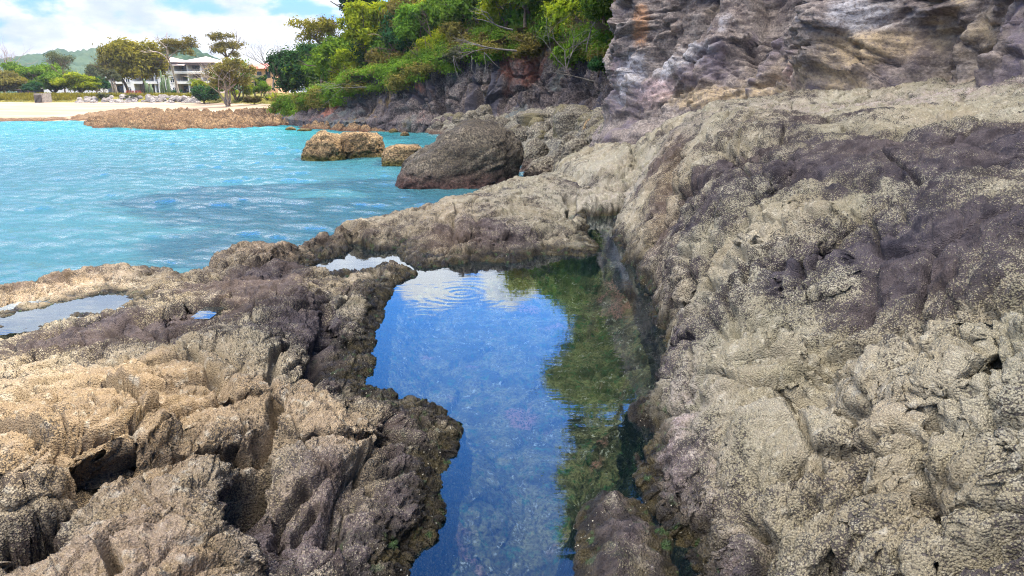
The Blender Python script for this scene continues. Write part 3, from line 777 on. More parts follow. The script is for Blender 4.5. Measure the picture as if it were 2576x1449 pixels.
sa = np.linspace(R(-50), R(14), 760); sr = np.geomspace(6, 140, 760)
xs, ys = terrain_points(sa, sr)
zs = np.zeros(len(xs)); wr = np.random.default_rng(5)
for k in range(26):
    lam = np.exp(wr.uniform(math.log(.55), math.log(6.5))); th = R(-100)+wr.normal()*.5
    amp = .0068*lam**.62; kx, ky = math.cos(th)*6.283/lam, math.sin(th)*6.283/lam
    ph = kx*xs+ky*ys+wr.uniform(0, 6.28)+1.3*perlin(np.stack([xs*.22, ys*.22, np.full(len(xs), k*3.1)], 1))
    fade = np.clip(lam*160/np.hypot(xs, ys), 0, 1)
    zs += amp*fade*(np.sin(ph)+.3*np.sin(2*ph+.6))
me = mesh_np('sea', np.stack([xs, ys, zs], 1), grid_faces(len(sr), len(sa)))
dcs = sdf(xs, ys, COAST); set_attr(me, 'foam', .85*np.exp(-(np.maximum(dcs-.5, 0)/.55)**2)*np.clip(.4+1.4*perlin(np.stack([xs*.5, ys*.5, xs*0], 1)), 0, 1))
props(link('sea', me, M_SEA), 'turquoise bay water with small choppy waves', 'sea', kind='structure')
# ------------------------------------------------------------------ cliffs
def resample(pts, n):
    p = np.array(pts, float)
    # Catmull-Rom through the points, then even spacing
    q = np.concatenate([[2*p[0]-p[1]], p, [2*p[-1]-p[-2]]]); out = []
    for k in range(1, len(q)-2):
        for t in np.linspace(0, 1, 40, endpoint=False):
            a, b, c, d = q[k-1], q[k], q[k+1], q[k+2]
            out.append(.5*((2*b)+(c-a)*t+(2*a-5*b+4*c-d)*t*t+(3*b-a-3*c+d)*t**3))
    out.append(p[-1]); out = np.array(out)
    s = np.concatenate([[0], np.cumsum(np.linalg.norm(np.diff(out[:, :2], axis=0), axis=1))])
    si = np.linspace(0, s[-1], n)
    return np.stack([np.interp(si, s, out[:, k]) for k in range(out.shape[1])], 1), si
def face(base, nh, ns, prof, seed, lumps=1.0, strata=.4):
    """cliff face: base rows (x, y, z0, height); the sea side is to the left of the walking direction"""
    b, s = resample(base, ns)
    tx = np.gradient(b[:, 0]); ty = np.gradient(b[:, 1]); L = np.hypot(tx, ty)
    nx, ny = ty/L, -tx/L                       # outward
    h = np.linspace(0, 1, nh)
    Hh = h[:, None]*b[None, :, 3]
    off = prof(h[:, None], Hh, s[None, :])
    X = b[None, :, 0]+nx[None]*off; Y = b[None, :, 1]+ny[None]*off; Z = b[None, :, 2]+Hh
    P = np.stack([X, Y, Z], -1)
    du = np.gradient(P, axis=1); dv = np.gradient(P, axis=0)
    N = np.cross(du, dv); N /= np.linalg.norm(N, axis=2, keepdims=True)+1e-12
    sgn = np.sign((N[..., 0]*nx[None]+N[..., 1]*ny[None]).mean()); N *= sgn
    P = P.reshape(-1, 3).astype(F32); N = N.reshape(-1, 3)
    return P, N, np.broadcast_to(h[:, None], Hh.shape).ravel(), np.broadcast_to(s[None], Hh.shape).ravel(), Hh.ravel()
# headland beside the bench: walked from the back of the corner round to behind the camera
HEAD = [(16, 62, 2.2, 12), (10.5, 47, 2.2, 13), (6.4, 33, 2.1, 13), (4.0, 26.5, 2.2, 12.5), (3.35, 23.6, 2.3, 12), (4.0, 21.6, 2.5, 11.5), (5.1, 20.2, 2.7, 11.2), (6.2, 19.3, 2.85, 11), (6.9, 18.0, 3.0, 11),
        (7.2, 16.4, 3.1, 11), (7.9, 14.9, 3.15, 11), (8.2, 13.2, 3.2, 11), (8.3, 11, 3.25, 11), (8.8, 8, 3.3, 11), (10.2, 3.5, 3.2, 11), (12, -4, 3, 11), (14, -14, 3, 11)]
HEAD = [(a, b, c-1.3, d+1.3) for a, b, c, d in HEAD]
def head_prof(h, H, s):
    H = H-1.3
    return -.16*H-.10*np.maximum(H-5, 0)+.45*np.exp(-np.maximum(H, -.2)/.5)+.5*np.exp(-((H-3.4)/1.6)**2)*np.sin(s*.5+1)
NS, NH = 900, 420
P, N, hh, ss, HH = face(HEAD, NH, NS, head_prof, 3)
wv = np.stack([perlin(P*.5+k*5.5) for k in range(3)], 1)
Q = P+wv*.7
rot = np.array([[.86, 0, .5], [.1, 1, -.25], [-.5, .2, .86]], F32)      # tilted beds
QT = (Q@rot.T)
D = .75*fbm(Q*np.array([.33, .33, .22], F32)+3, 3)
D += .40*fbm(QT*np.array([.65, .65, 1.25], F32), 3, ridged=True)
for sc, am, ck in ((.5, .50, .14), (1.4, .15, .06), (4.0, .05, .02)):
    h_, e_ = facets(QT*np.array([sc, sc, sc*1.05], F32)+sc); D += am*h_; D -= ck*sstep(.06, 0, e_)
D += .075*fbm(QT*np.array([2.6, 2.6, 4.5], F32)+7, 4, ridged=True)
f1, f2 = worley(QT*np.array([1.1, 1.1, .7], F32)+2); D += .22*(.5-f1)-.10*sstep(.12, 0, f2-f1)
D += .07*fbm(P*5, 4, .6)
D += .022*fbm(P*19, 3, .6)
# buttress, and the deep cleft left of it
def bump_at(u, v, Y, ru, rv, amp):
    c = PY(u, v, Y); d2 = ((P[:, 0]-c.x)/ru)**2+((P[:, 1]-c.y)/ru)**2+((P[:, 2]-c.z)/rv)**2
    return amp*np.exp(-d2)
D += bump_at(2080, 130, 16.4, 1.0, 1.1, .75)+bump_at(2110, 30, 16.4, .9, 1.2, .8)
D -= bump_at(1985, 60, 18.4, .55, 1.4, .8)
D += bump_at(1600, 120, 23, .8, 1.6, .35)
D -= bump_at(1740, 10, 20.5, .5, 1.0, .7)
damp = np.interp(HH, [0, 1.3, 1.9], [.3, .45, 1])
P = P+N*(D*damp)[:, None]
def patch_mask(lst):
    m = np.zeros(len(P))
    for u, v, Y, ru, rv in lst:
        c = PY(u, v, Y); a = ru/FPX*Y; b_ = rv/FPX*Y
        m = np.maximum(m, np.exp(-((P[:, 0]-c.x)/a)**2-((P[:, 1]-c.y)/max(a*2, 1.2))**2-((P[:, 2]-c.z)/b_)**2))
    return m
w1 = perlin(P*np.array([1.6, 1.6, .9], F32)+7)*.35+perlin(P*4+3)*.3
STN = np.stack([np.clip(patch_mask([(1740,120,20,60,40),(1590,190,22.5,45,60),(1660,160,21,50,40),(1800,40,19.5,60,40),(2140,50,16,110,45),(1555,250,23.5,30,25)])*1.3+w1, 0, 1),
  np.clip(patch_mask([(2060,190,17,110,70),(2150,120,16,120,60),(1980,240,18,120,25),(1780,250,20,160,30),(2300,60,14,60,60)])*1.25+w1, 0, 1),  # tan patches, mainly over the buttress and along the cliff foot
  np.clip(patch_mask([(1660,30,21,26,75),(1720,60,20.5,22,60),(1610,60,22.5,22,60)])*1.3+w1, 0, 1),
  np.clip(patch_mask([(1560,190,23.5,40,60),(1640,230,21.5,70,40),(2020,185,17.5,50,40)])*1.2+w1, 0, 1)], 1)
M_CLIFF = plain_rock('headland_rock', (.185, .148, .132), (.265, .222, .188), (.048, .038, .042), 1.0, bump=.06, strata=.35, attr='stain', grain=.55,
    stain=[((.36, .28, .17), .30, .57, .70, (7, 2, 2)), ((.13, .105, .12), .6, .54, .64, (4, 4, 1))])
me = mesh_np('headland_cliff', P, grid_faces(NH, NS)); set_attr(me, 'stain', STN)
props(link('headland_cliff', me, M_CLIFF), 'tall folded purple grey headland cliff with white and orange stains above the rock bench', 'cliff', kind='structure')
head_top = P.reshape(NH, NS, 3)[-1]

# far cliff below the wooded slope
FAR = [(-27, 90, 1.3, .5), (-22.5, 82.5, 1.2, 1.2), (-18.5, 77, 1.2, 2.3), (-13, 71.5, 1.3, 3.6), (-7.5, 68, 1.4, 4.6), (-3.5, 65, 1.5, 5.0), (-1.6, 64, 1.6, 5.6), (.6, 62.5, 1.7, 6.4), (3.4, 59.5, 1.8, 6.6), (5.6, 54, 1.9, 5.4), (7.0, 48, 2.0, 4.2), (8.4, 42, 2.1, 3.6), (9.5, 34, 2.1, 3.6)]
FAR = [(a, b, c-1.4, d+1.4) for a, b, c, d in FAR]
def far_prof(h, H, s):
    H = np.maximum(H-1.4, -.5)
    return -.22*H+.9*np.exp(-H/.7)+.25*np.sin(s*.7)
NS2, NH2 = 900, 170
P, N, hh, ss, HH = face(FAR, NH2, NS2, far_prof, 5)
Q = P+np.stack([perlin(P*.3+k*5.5+40) for k in range(3)], 1)*.8
D = .9*fbm(Q*np.array([.28, .28, .10], F32)+13, 3)+.5*fbm(Q*np.array([.8, .8, .22], F32)+3, 3, ridged=True)
f1, f2 = worley(Q*np.array([.7, .7, .35], F32)+12); D += .5*(.5-f1)-.35*sstep(.12, 0, f2-f1)
D += .16*fbm(Q*np.array([2.4, 2.4, 1.1], F32), 4, ridged=True)+.06*fbm(P*6, 3)
for u_, Yc, wd, dep in ((1200, 63, .35, 1.6), (1108, 66, .35, 1.1), (1500, 47, .5, .8)):
    c = PY(u_, 255, Yc); D -= dep*np.exp(-((P[:, 0]-c.x)/wd)**2-((P[:, 2]-c.z)/1.6)**2)
for sc, am, ck in ((.4, .7, .3), (1.1, .25, .10)):
    h_, e_ = facets(Q*np.array([sc, sc, sc*.45], F32)+sc); D += am*h_; D -= ck*sstep(.07, 0, e_)
D *= np.interp(HH, [0, 1.3, 2.2], [.3, .5, 1])*np.clip(np.interp(ss, [0, ss.max()*.25], [.3, 1]), 0, 1)
P = P+N*D[:, None]
M_FARC = plain_rock('far_cliff_rock', (.105, .085, .085), (.19, .155, .135), (.030, .024, .028), .55, bump=.14, strata=.3,
    stain=[((.20, .075, .05), .16, .56, .66, (8.5, 1, 0)), ((.26, .18, .08), .22, .56, .68, (2, 5, 0)), ((.10, .115, .11), .2, .55, .66, (4, 2, 6))],
    streak=[((.055, .05, .062), .5, .54, .64, (1, 0, 0)), ((.40, .41, .46), .8, .70, .78, (6, 3, 0))])
me = mesh_np('sea_cliff', P, grid_faces(NH2, NS2))
props(link('sea_cliff', me, M_FARC), 'dark brown and rust red low cliff with a narrow black cleft under the trees', 'cliff', kind='structure')
far_top = P.reshape(NH2, NS2, 3)[-1]

# ------------------------------------------------------------------ wooded hill above both cliffs
edge = [tuple(p[:2]) for p in far_top[::8]]+[tuple(p[:2]) for p in head_top[60::10]]
EDGE_Z = np.concatenate([far_top[::8, 2], head_top[60::10, 2]])
EDGE_P = np.array(edge)
hill_poly = edge+[(130, -14), (130, 170), (-16, 170), (-24, 110)]
def hill_z(x, y):
    x = np.atleast_1d(np.asarray(x, float)); y = np.atleast_1d(np.asarray(y, float))
    d2 = (x[:, None]-EDGE_P[None, :, 0])**2+(y[:, None]-EDGE_P[None, :, 1])**2
    w_ = 1/(d2+.05)**1.6
    zb = (w_*EDGE_Z[None]).sum(1)/w_.sum(1)
    d = np.sqrt(d2.min(1))
    rise = np.minimum(.7*d, 7+.12*d)*np.interp(x-.35*(y-60), [-40, -22, -6, 1, 6], [.12, .35, .85, 1.1, 1.7])
    return np.minimum(zb+rise, 24)+.3*np.sin(x*.5)*np.cos(y*.4)
gx = np.arange(-32, 50, .6); gy = np.arange(-16, 130, .6)
X, Y = np.meshgrid(gx, gy); X = X.ravel(); Y = Y.ravel()
d = sdf(X, Y, hill_poly)
Zh = np.concatenate([hill_z(X[k:k+4000], Y[k:k+4000]) for k in range(0, len(X), 4000)])
Vh = np.stack([X, Y, Zh-.35*sstep(1.2, -.5, -d)], 1)
Fh = grid_faces(len(gy), len(gx))
t_ = NT('leaf_litter_soil'); p_ = t_.pos(); n_ = t_.noise(.6, 6, .65, p_)
M_SOIL = t_.done(t_.bsdf(t_.mix(t_.ramp(n_, .35, .65), (.05, .04, .022), (.13, .085, .045)), .95, t_.bump(n_, .8, .3)))
props(link('hillside', sub_mesh('hillside', Vh, Fh, d[Fh].min(1) < 0.6), M_SOIL), 'steep brown soil slope under the woodland above the cliffs', 'hillside', kind='structure')

# ------------------------------------------------------------------ boulders
def boulder_mesh(name, prof, depth, seed, rough=1.0, nlev=70, nang=150, skew=0.0):
    """prof: rows (height, left x, right x) in metres; depth: front-back size as a share of the width"""
    pr = np.array(prof, float); hs = np.linspace(pr[0, 0], pr[-1, 0], nlev)
    xl = np.interp(hs, pr[:, 0], pr[:, 1]); xr = np.interp(hs, pr[:, 0], pr[:, 2])
    k = np.ones(5)/5
    xl = np.convolve(np.pad(xl, 2, 'edge'), k, 'valid'); xr = np.convolve(np.pad(xr, 2, 'edge'), k, 'valid')
    th = np.linspace(0, 2*np.pi, nang, endpoint=False)
    cxx = (xl+xr)/2; rx = (xr-xl)/2
    c, s_ = np.cos(th), np.sin(th); e = .82
    cc = np.sign(c)*np.abs(c)**e; sc = np.sign(s_)*np.abs(s_)**e
    base_w = rx.max(); ry = depth*base_w*np.sqrt(np.maximum(rx/base_w, 0.0))*.9+.1*depth*rx
    X = cxx[:, None]+rx[:, None]*cc[None]; Y = ry[:, None]*sc[None]+skew*hs[:, None]; Z = np.broadcast_to(hs[:, None], X.shape)
    P = np.stack([X, Y, Z], -1).reshape(-1, 3)
    top = np.array([[cxx[-1], skew*hs[-1], hs[-1]+.02*base_w]])
    P = np.concatenate([P, top]).astype(F32)
    cen = np.array([cxx.mean(), 0, pr[:, 0].mean()])
    N = P-cen; N /= np.linalg.norm(N, axis=1, keepdims=True)+1e-9
    sc_ = 1/max(.15, base_w)
    o = np.array([seed*3.7, seed*1.9, seed*5.1], F32)
    Q = P*sc_+o
    Q = Q+np.stack([perlin(Q*1.2+j*9) for j in range(3)], 1)*.25
    D = .16*fbm(Q*1.3, 3)+.10*fbm(Q*2.6+5, 3, ridged=True)
    f1, f2 = worley(Q*1.9); D += .14*(.5-f1)-.05*sstep(.10, 0, f2-f1)
    f1, f2 = worley(Q*4.6); D += .06*(.5-f1)-.02*sstep(.1, 0, f2-f1)
    for k_, am in ((1.5, .13), (3.6, .055), (8.5, .02)):
        h_, e_ = facets(Q*k_+k_); D += am*h_-am*.35*sstep(.07, 0, e_)
    D += .03*fbm(Q*7, 4, .6)+.018*fbm(Q*26, 3, .6)
    P = P+N*(D*base_w*rough)[:, None]
    Fq = grid_faces(nlev, nang, True); last = (nlev-1)*nang
    tri = np.array([[last+i, last+(i+1) % nang, nlev*nang, nlev*nang] for i in range(nang)])
    me = mesh_np(name, P, Fq)
    # close the top with a fan
    import bmesh
    bm = bmesh.new(); bm.from_mesh(me); bm.verts.ensure_lookup_table()
    for i in range(nang):
        f = bm.faces.new((bm.verts[last+i], bm.verts[last+(i+1) % nang], bm.verts[nlev*nang])); f.smooth = True
    bm.to_mesh(me); bm.free()
    return me
M_BLD = plain_rock('shore_boulder_rock', (.19, .165, .12), (.32, .285, .21), (.04, .033, .030), .9, bump=.08, strata=.35, low=((.095, .055, .045), .0, .85),
    stain=[((.12, .10, .05), .5, .54, .66, (2, 3, 0))])
M_BLDG = plain_rock('golden_boulder_rock', (.22, .135, .06), (.36, .25, .13), (.05, .033, .02), .9, bump=.08, strata=.3, low=((.10, .085, .02), .0, .45))
def px_boulder(name, u0, u1, vb, vt, Y, mat, label, cat='boulder', group=None, sil=None, depth=.8, seed=1, sink=.5, rough=1.0):
    """place a boulder whose base is seen at row vb and whose top is seen at row vt"""
    c = PY((u0+u1)/2, vb, Y); w_ = (PX(u1, Y)-PX(u0, Y)); H = PY((u0+u1)/2, vt, Y).z-c.z
    if sil is None: sil = [(0, 0, 1), (.3, .02, .985), (.6, .10, .92), (.82, .22, .80), (.95, .38, .64), (1, .46, .55)]
    a0, a1 = sil[0][1], sil[0][2]
    prof = [(-sink, (a0-.5-.03)*w_, (a1-.5+.03)*w_)]+[(f*H, (a-.5)*w_, (b-.5)*w_) for f, a, b in sil]
    me = boulder_mesh(name, prof, depth, seed, rough*.55, 60, 130)
    o = link(name, me, mat); o.location = (c.x, Y+depth*w_*.42, c.z)
    return props(o, label, cat, group)
big = [(0, .0, 1.0), (.10, .02, .985), (.25, .06, .99), (.40, .13, 1.02), (.55, .23, 1.03), (.70, .34, .99), (.82, .45, .93), (.92, .56, .86), (1, .67, .77)]
M_BIG = plain_rock('dark_boulder_rock', (.115, .095, .065), (.24, .20, .145), (.032, .026, .023), .9, bump=.09, strata=.4, low=((.085, .045, .038), .0, .9))
px_boulder('boulder', 974, 1312, 466, 309, 27.6, M_BIG, 'huge dark domed boulder with reddish algae belt standing in the bay', sil=big, depth=.75, seed=4, sink=1.0, rough=.8)
px_boulder('boulder', 746, 868, 401, 333, 39.5, M_BLDG, 'pointed golden brown boulder in the water, joined to a rounder one on its right', sil=[(0,0,1),(.3,.05,1),(.6,.18,.92),(.85,.36,.78),(1,.48,.62)], seed=7, sink=.8)
px_boulder('boulder', 838, 962, 398, 337, 40.2, M_BLDG, 'rounded golden boulder in the water between the pointed boulder and the flat mossy rock', sil=[(0,.0,1),(.35,-.01,1.0),(.65,.02,.98),(.88,.08,.93),(1,.2,.8)], seed=9, sink=.8)
px_boulder('boulder', 955, 1060, 407, 368, 36.5, M_BLDG, 'low flat mossy rock awash between the golden boulders and the huge dark one', sil=[(0,0,1),(.5,.03,1),(.85,.12,.98),(1,.3,.9)], seed=12, sink=.6, rough=.7)
BL = [
 (1314,1384,402,352,'dark rounded boulder tucked against the right side of the huge domed boulder',1),
 (1262,1342,362,316,'pale broad boulder just behind the right shoulder of the huge domed boulder',2),
 (1340,1384,356,326,'small pale pink boulder between the two broad pale blocks',3),
 (1204,1254,320,288,'smooth dome shaped boulder on the terrace above the huge dark boulder',5),
 (1250,1290,318,299,'small rounded boulder beside the dome shaped one on the terrace',6),
 (1500,1558,354,313,'blunt grey boulder lying under the big rounded cliff foot rock',8),
 (1526,1578,370,334,'angular dark boulder wedged against the top of the rock slope',10),
 (1452,1500,364,332,'grey triangular boulder below the dark upright egg shaped stone',11),
 (1406,1456,380,338,'pale cream wedge shaped boulder lying among the grey ones',13),
 (1383,1412,366,347,'small white angular stone left of the cream wedge',14),
 (1378,1404,352,336,'small buff stone at the foot of the big layered block',15),
 (1350,1440,416,392,'low wet dark red rock behind the huge boulder',16),
 (1318,1392,444,414,'low wet purple rock in the gap beside the huge boulder',17),
 (1412,1492,404,348,'lumpy grey boulder wedged between the rounded ledge and the layered block',19),
 (1395,1470,405,372,'mossy grey slanting rock rising to the rounded ledge',18),
]
for u0, u1, vb, vt, lab, sd_ in BL:
    g = hit((u0+u1)/2, vb)
    px_boulder('boulder', u0, u1, vb, vt, g.y, M_BLD, lab, seed=sd_, sink=.4, depth=.8+.2*math.sin(sd_))
BLOCK = [(0,.03,.97),(.3,.0,1),(.55,.01,1),(.62,-.02,1.02),(.85,.0,1.0),(.96,.05,.95),(1,.2,.8)]
for u0, u1, vb, vt, lab, sd_ in ((1300,1404,312,285,'long flat layered block at the foot of the far cliff',21),(1393,1480,342,284,'tall square layered block beside the dark egg shaped stone',22)):
    g = hit((u0+u1)/2, vb); px_boulder('boulder', u0, u1, vb, vt, g.y, M_BLD, lab, seed=sd_, sil=BLOCK, depth=.9, rough=.55)
g = hit(1483, 338); px_boulder('boulder', 1466, 1501, 338, 299, g.y, M_BLDG, 'dark ochre egg shaped stone standing upright beside the layered block', seed=23, depth=1.0, rough=.5)
g = hit(1580, 352); px_boulder('boulder', 1508, 1655, 352, 284, g.y, M_BLD, 'very large smooth grey rounded rock at the foot of the headland cliff', seed=24, depth=.8, rough=.6)
for u0, u1, vb, vt, lab, sd_ in ((1006,1029,343,332,'small pale rock breaking the water left of the huge boulder',31),(977,1001,334,324,'small dark rock awash near the reef end',32),(716,742,328,319,'tiny dark rock awash off the sandy beach',33),(744,782,329,323,'low tiny rock awash beside another off the beach',34)):
    px_boulder('boulder', u0, u1, vb, vt, -(CAMZ)/((ray(700, vb).z)/ray(700, vb).y), M_BLDG, lab, seed=sd_, rough=.8)
# loose stones over the terrace: a few shapes copied
protos = [boulder_mesh('shore_stone', [(-.3,-.52,.52),(0,-.5,.5),(.2,-.47,.48),(.42,-.34,.36),(.55,-.1,.14)], .85, 40+k, .62, 26, 48) for k in range(4)]
rs = random.Random(3); placed = 0
while placed < 110:
    u = rs.uniform(1085, 1560); v = rs.uniform(286, 350)
    if v > 330 and u < 1340: continue
    g = hit(u, v)
    if g.z < .15 or g.y > 66: continue
    o = link('shore_stone', protos[placed % 4], M_BLD); k = rs.uniform(.35, 1.25)*(1 if rs.random() < .8 else 1.6)
    o.location = (g.x, g.y, g.z-.05*k); o.scale = (k*rs.uniform(.8, 1.5), k, k*rs.uniform(.6, 1.0)); o.rotation_euler = (0, 0, rs.uniform(0, 6.3))
    props(o, 'loose grey stone lying on the rocky terrace under the far cliff', 'stone', 'loose stones on the terrace'); placed += 1
# rocks standing in the pool
def pool_rock(pts, label, seed, top, z0=POOLZ, shells=True):
    poly = smooth_poly(zpoly(pts, z0), 2); c = np.array(poly); gx = np.arange(c[:, 0].min()-.15, c[:, 0].max()+.15, .009); gy = np.arange(c[:, 1].min()-.15, c[:, 1].max()+.15, .009)
    X, Y = np.meshgrid(gx, gy); X = X.ravel(); Y = Y.ravel(); p0 = np.stack([X, Y, np.full(X.size, seed*2.0)], 1).astype(F32)
    d = -sdf(X, Y, poly)+perlin(p0*6)*.03+perlin(p0*19)*.016
    Z = z0-.4+.42*sstep(-.12, .03, d)+top*sstep(0, .22, d)+.05*fbm(p0*5, 3)*sstep(0, .1, d)
    f1, f2 = worley(p0*11); g1, _ = worley(p0*30)
    Z += (.05*(.5-f1)+.02*(.5-g1)+.012*fbm(p0*40, 2))*sstep(-.1, .05, d)
    V = np.stack([X, Y, Z], 1); Fq = grid_faces(len(gy), len(gx)); keep = d[Fq].max(1) > -.12
    zz = np.stack([np.clip(.38+perlin(p0*4)*.25, 0, 1), np.full(X.size, .2), np.clip(.35+perlin(p0*3+9)*.4, 0, 1), np.clip(sstep(.16, .02, Z-z0)*.9+.25+perlin(p0*9)*.3, 0, 1)], 1)
    return props(link('pool_rock', sub_mesh('pool_rock', V, Fq, keep, {'zones': zz}), M_SHORE), label, 'rock')
pool_rock([(1440,1340),(1465,1265),(1500,1243),(1560,1243),(1610,1262),(1640,1300),(1690,1350),(1705,1410),(1720,1480),(1740,1560),(1420,1560),(1432,1449)], 'shell crusted dark rock standing in the near end of the tide pool', 3, .10)
pool_rock([(1012,692),(1025,684),(1046,684),(1050,692),(1035,701),(1015,700)], 'tiny dark rock poking out of the pool beside the rock spit', 6, .03)
# ------------------------------------------------------------------ plants
def foliage(name, dark, light, transl=.35):
    t = NT(name); tint = t.attr('tint', 2)
    rnd = t.n('ObjectInfo').outputs['Random']
    c = t.mix(tint, dark, light)
    hs = t.n('HueSaturation', Saturation=1.0); t.set(hs, 'Color', c)
    t.set(hs, 'Hue', t.math('ADD', .485, t.math('MULTIPLY', rnd, .03))); t.set(hs, 'Value', t.math('ADD', .82, t.math('MULTIPLY', rnd, .36)))
    d = t.n('BsdfDiffuse'); t.set(d, 'Color', hs.outputs[0])
    tr = t.n('BsdfTranslucent'); t.set(tr, 'Color', t.mix(1, hs.outputs[0], (1.25, 1.2, .6), 'MULTIPLY'))
    m = t.n('MixShader', Fac=transl); t.set(m, 1, d.outputs[0]); t.set(m, 2, tr.outputs[0])
    return t.done(m.outputs[0])
LEAF = dict(
    lime=foliage('lime_leaf', (.11, .16, .012), (.32, .34, .025), .5),
    green=foliage('green_leaf', (.045, .105, .014), (.15, .23, .028), .42),
    deep=foliage('deep_green_leaf', (.012, .045, .020), (.045, .105, .032), .3),
    olive=foliage('olive_leaf', (.075, .072, .020), (.20, .165, .045), .42),
    gold=foliage('golden_leaf', (.095, .085, .012), (.28, .235, .04), .45),
    grey=foliage('grey_green_leaf', (.055, .065, .035), (.13, .14, .075), .3),
    palm=foliage('palm_leaf', (.05, .085, .012), (.19, .21, .03), .4),
)
def bark(name, c): return simple(name, c, .9, .35, 6)
BARK = bark('brown_bark', (.11, .075, .05)); BARKP = bark('pale_bark', (.30, .24, .18)); BARKG = bark('grey_dead_wood', (.12, .105, .09)); BARKD = bark('dark_bark', (.05, .037, .03))
def leaf_cloud(name, blobs, nclump, nleaf, lsize, seed, clump_r=.16, up=.5, flat=1.0, droop=0.0, hollow=.45):
    """crown of many leaf faces: blobs are (x, y, z, rx, ry, rz) sub-crowns of a crown about 1 m in radius"""
    g = np.random.default_rng(seed); b = np.array(blobs, float)
    vol = b[:, 3]*b[:, 4]*b[:, 5]; pick = g.choice(len(b), nclump, p=vol**.67/(vol**.67).sum())
    d = g.normal(size=(nclump, 3)); d /= np.linalg.norm(d, axis=1)[:, None]
    rr = hollow+(1-hollow)*g.random(nclump)**.5
    d[:, 2] = np.where(d[:, 2] < -.35, -d[:, 2]*.6, d[:, 2])
    c = b[pick, :3]+d*b[pick, 3:]*rr[:, None]
    cs = clump_r*g.uniform(.55, 1.35, nclump); ct = np.clip(.5+.24*g.normal(size=nclump), 0, 1)
    k = np.repeat(np.arange(nclump), nleaf); n = len(k)
    o = g.normal(size=(n, 3))*.55; o[:, 2] *= flat
    p = c[k]+o*cs[k][:, None]
    p[:, 2] -= droop*cs[k]*np.abs(o[:, 0])**1.5
    nr = o+.8*d[k]+np.array([0, 0, up]) + .7*g.normal(size=(n, 3)); nr /= np.linalg.norm(nr, axis=1)[:, None]
    a = np.cross(nr, g.normal(size=(n, 3))); a /= np.linalg.norm(a, axis=1)[:, None]+1e-9
    e = np.cross(nr, a); s = lsize*g.uniform(.6, 1.4, n)[:, None]
    V = np.stack([p-a*s, p+e*s*.42+a*s*.1, p+a*s-nr*s*.25, p-e*s*.42+a*s*.1], 1).reshape(-1, 3)
    me = mesh_np(name, V, np.arange(4*n).reshape(n, 4), False)
    tn = np.clip(ct[k]+.16*g.normal(size=n), 0, 1); set_attr(me, 'tint', np.repeat(tn, 4))
    return me
def rblobs(n, seed, rad=.62, br=.42, zs=.8, z0=0.0):
    g = random.Random(seed); out = [(0, 0, z0, .6, .6, .5*zs)]
    for _ in range(n):
        a = g.uniform(0, 6.283); r = rad*math.sqrt(g.random()); z = g.uniform(-.5, .62)*zs
        q = br*g.uniform(.6, 1.2); out.append((math.cos(a)*r, math.sin(a)*r, z0+z, q, q, q*.75))
    return out
CR = dict(
    dense=[leaf_cloud('dense_crown', rblobs(14, 10+k), 420, 26, .062, 20+k) for k in range(3)],
    bush=[leaf_cloud('bush_crown', rblobs(9, 30+k, .7, .38, .6), 260, 24, .075, 40+k) for k in range(2)],
    airy=[leaf_cloud('airy_crown', rblobs(12, 50+k, .75, .30, .8), 260, 15, .050, 60+k, .13) for k in range(3)],
    flat=[leaf_cloud('umbrella_crown', [(x_, y_, z_, .42, .42, .13) for x_, y_, z_ in [(random.Random(70+k*31+j).uniform(-.75, .75), random.Random(170+k*31+j).uniform(-.75, .75), random.Random(270+k*31+j).uniform(-.32, .32)) for j in range(16)]], 380, 22, .058, 80+k, .15, .9, .5) for k in range(2)],
    feather=[leaf_cloud('feathery_crown', rblobs(12, 90+k, .75, .36, .8), 360, 24, .058, 95+k, .2, .8, .45, .9) for k in range(2)],
)
def limbs(mb, p, d, L, r, depth, g, spread=.6, n=6, grav=0.0, kids=(2, 3), taper=.62, shrink=.72):
    p = Vector(p); d = Vector(d).normalized(); pts = [p]; k = 4
    for i in range(k):
        d = (d+Vector((g.gauss(0, .10), g.gauss(0, .10), g.gauss(0, .08)-grav))).normalized()
        p = p+d*(L/k); pts.append(p)
    mb.tube(pts, [r*(1-(1-taper)*i/k) for i in range(k+1)], n if depth > 1 else 4, cap=False)
    if depth <= 0: return
    for c in range(g.randint(*kids)):
        q = pts[-1] if c < 2 else pts[g.randint(2, k)]
        nd = (d+Vector((g.gauss(0, spread), g.gauss(0, spread), g.gauss(0, spread*.6)))).normalized()
        limbs(mb, q, nd, L*shrink*g.uniform(.75, 1.2), r*taper*.85, depth-1, g, spread, n, grav, kids, taper, shrink)
def trunk_mesh(name, H, r, cr, seed, lean=0.0, stems=1, depth=3):
    g = random.Random(seed); mb = MB()
    for s_ in range(stems):
        a = 6.283*s_/max(1, stems)+g.random(); sp = 0 if stems == 1 else .28
        limbs(mb, (math.cos(a)*r*sp*2, math.sin(a)*r*sp*2, -.3), (lean+math.cos(a)*sp, math.sin(a)*sp, 1), H+.3, r/math.sqrt(stems), 0, g, .1, 8)
        top = Vector(mb.v[-4])
        for c in range(4):
            b_ = 6.283*c/4+g.random()
            limbs(mb, top, (math.cos(b_)*.8, math.sin(b_)*.8, .8), cr*.55, r*.5/math.sqrt(stems), depth-1, g, .5, 5)
    return mb.mesh(name, True)
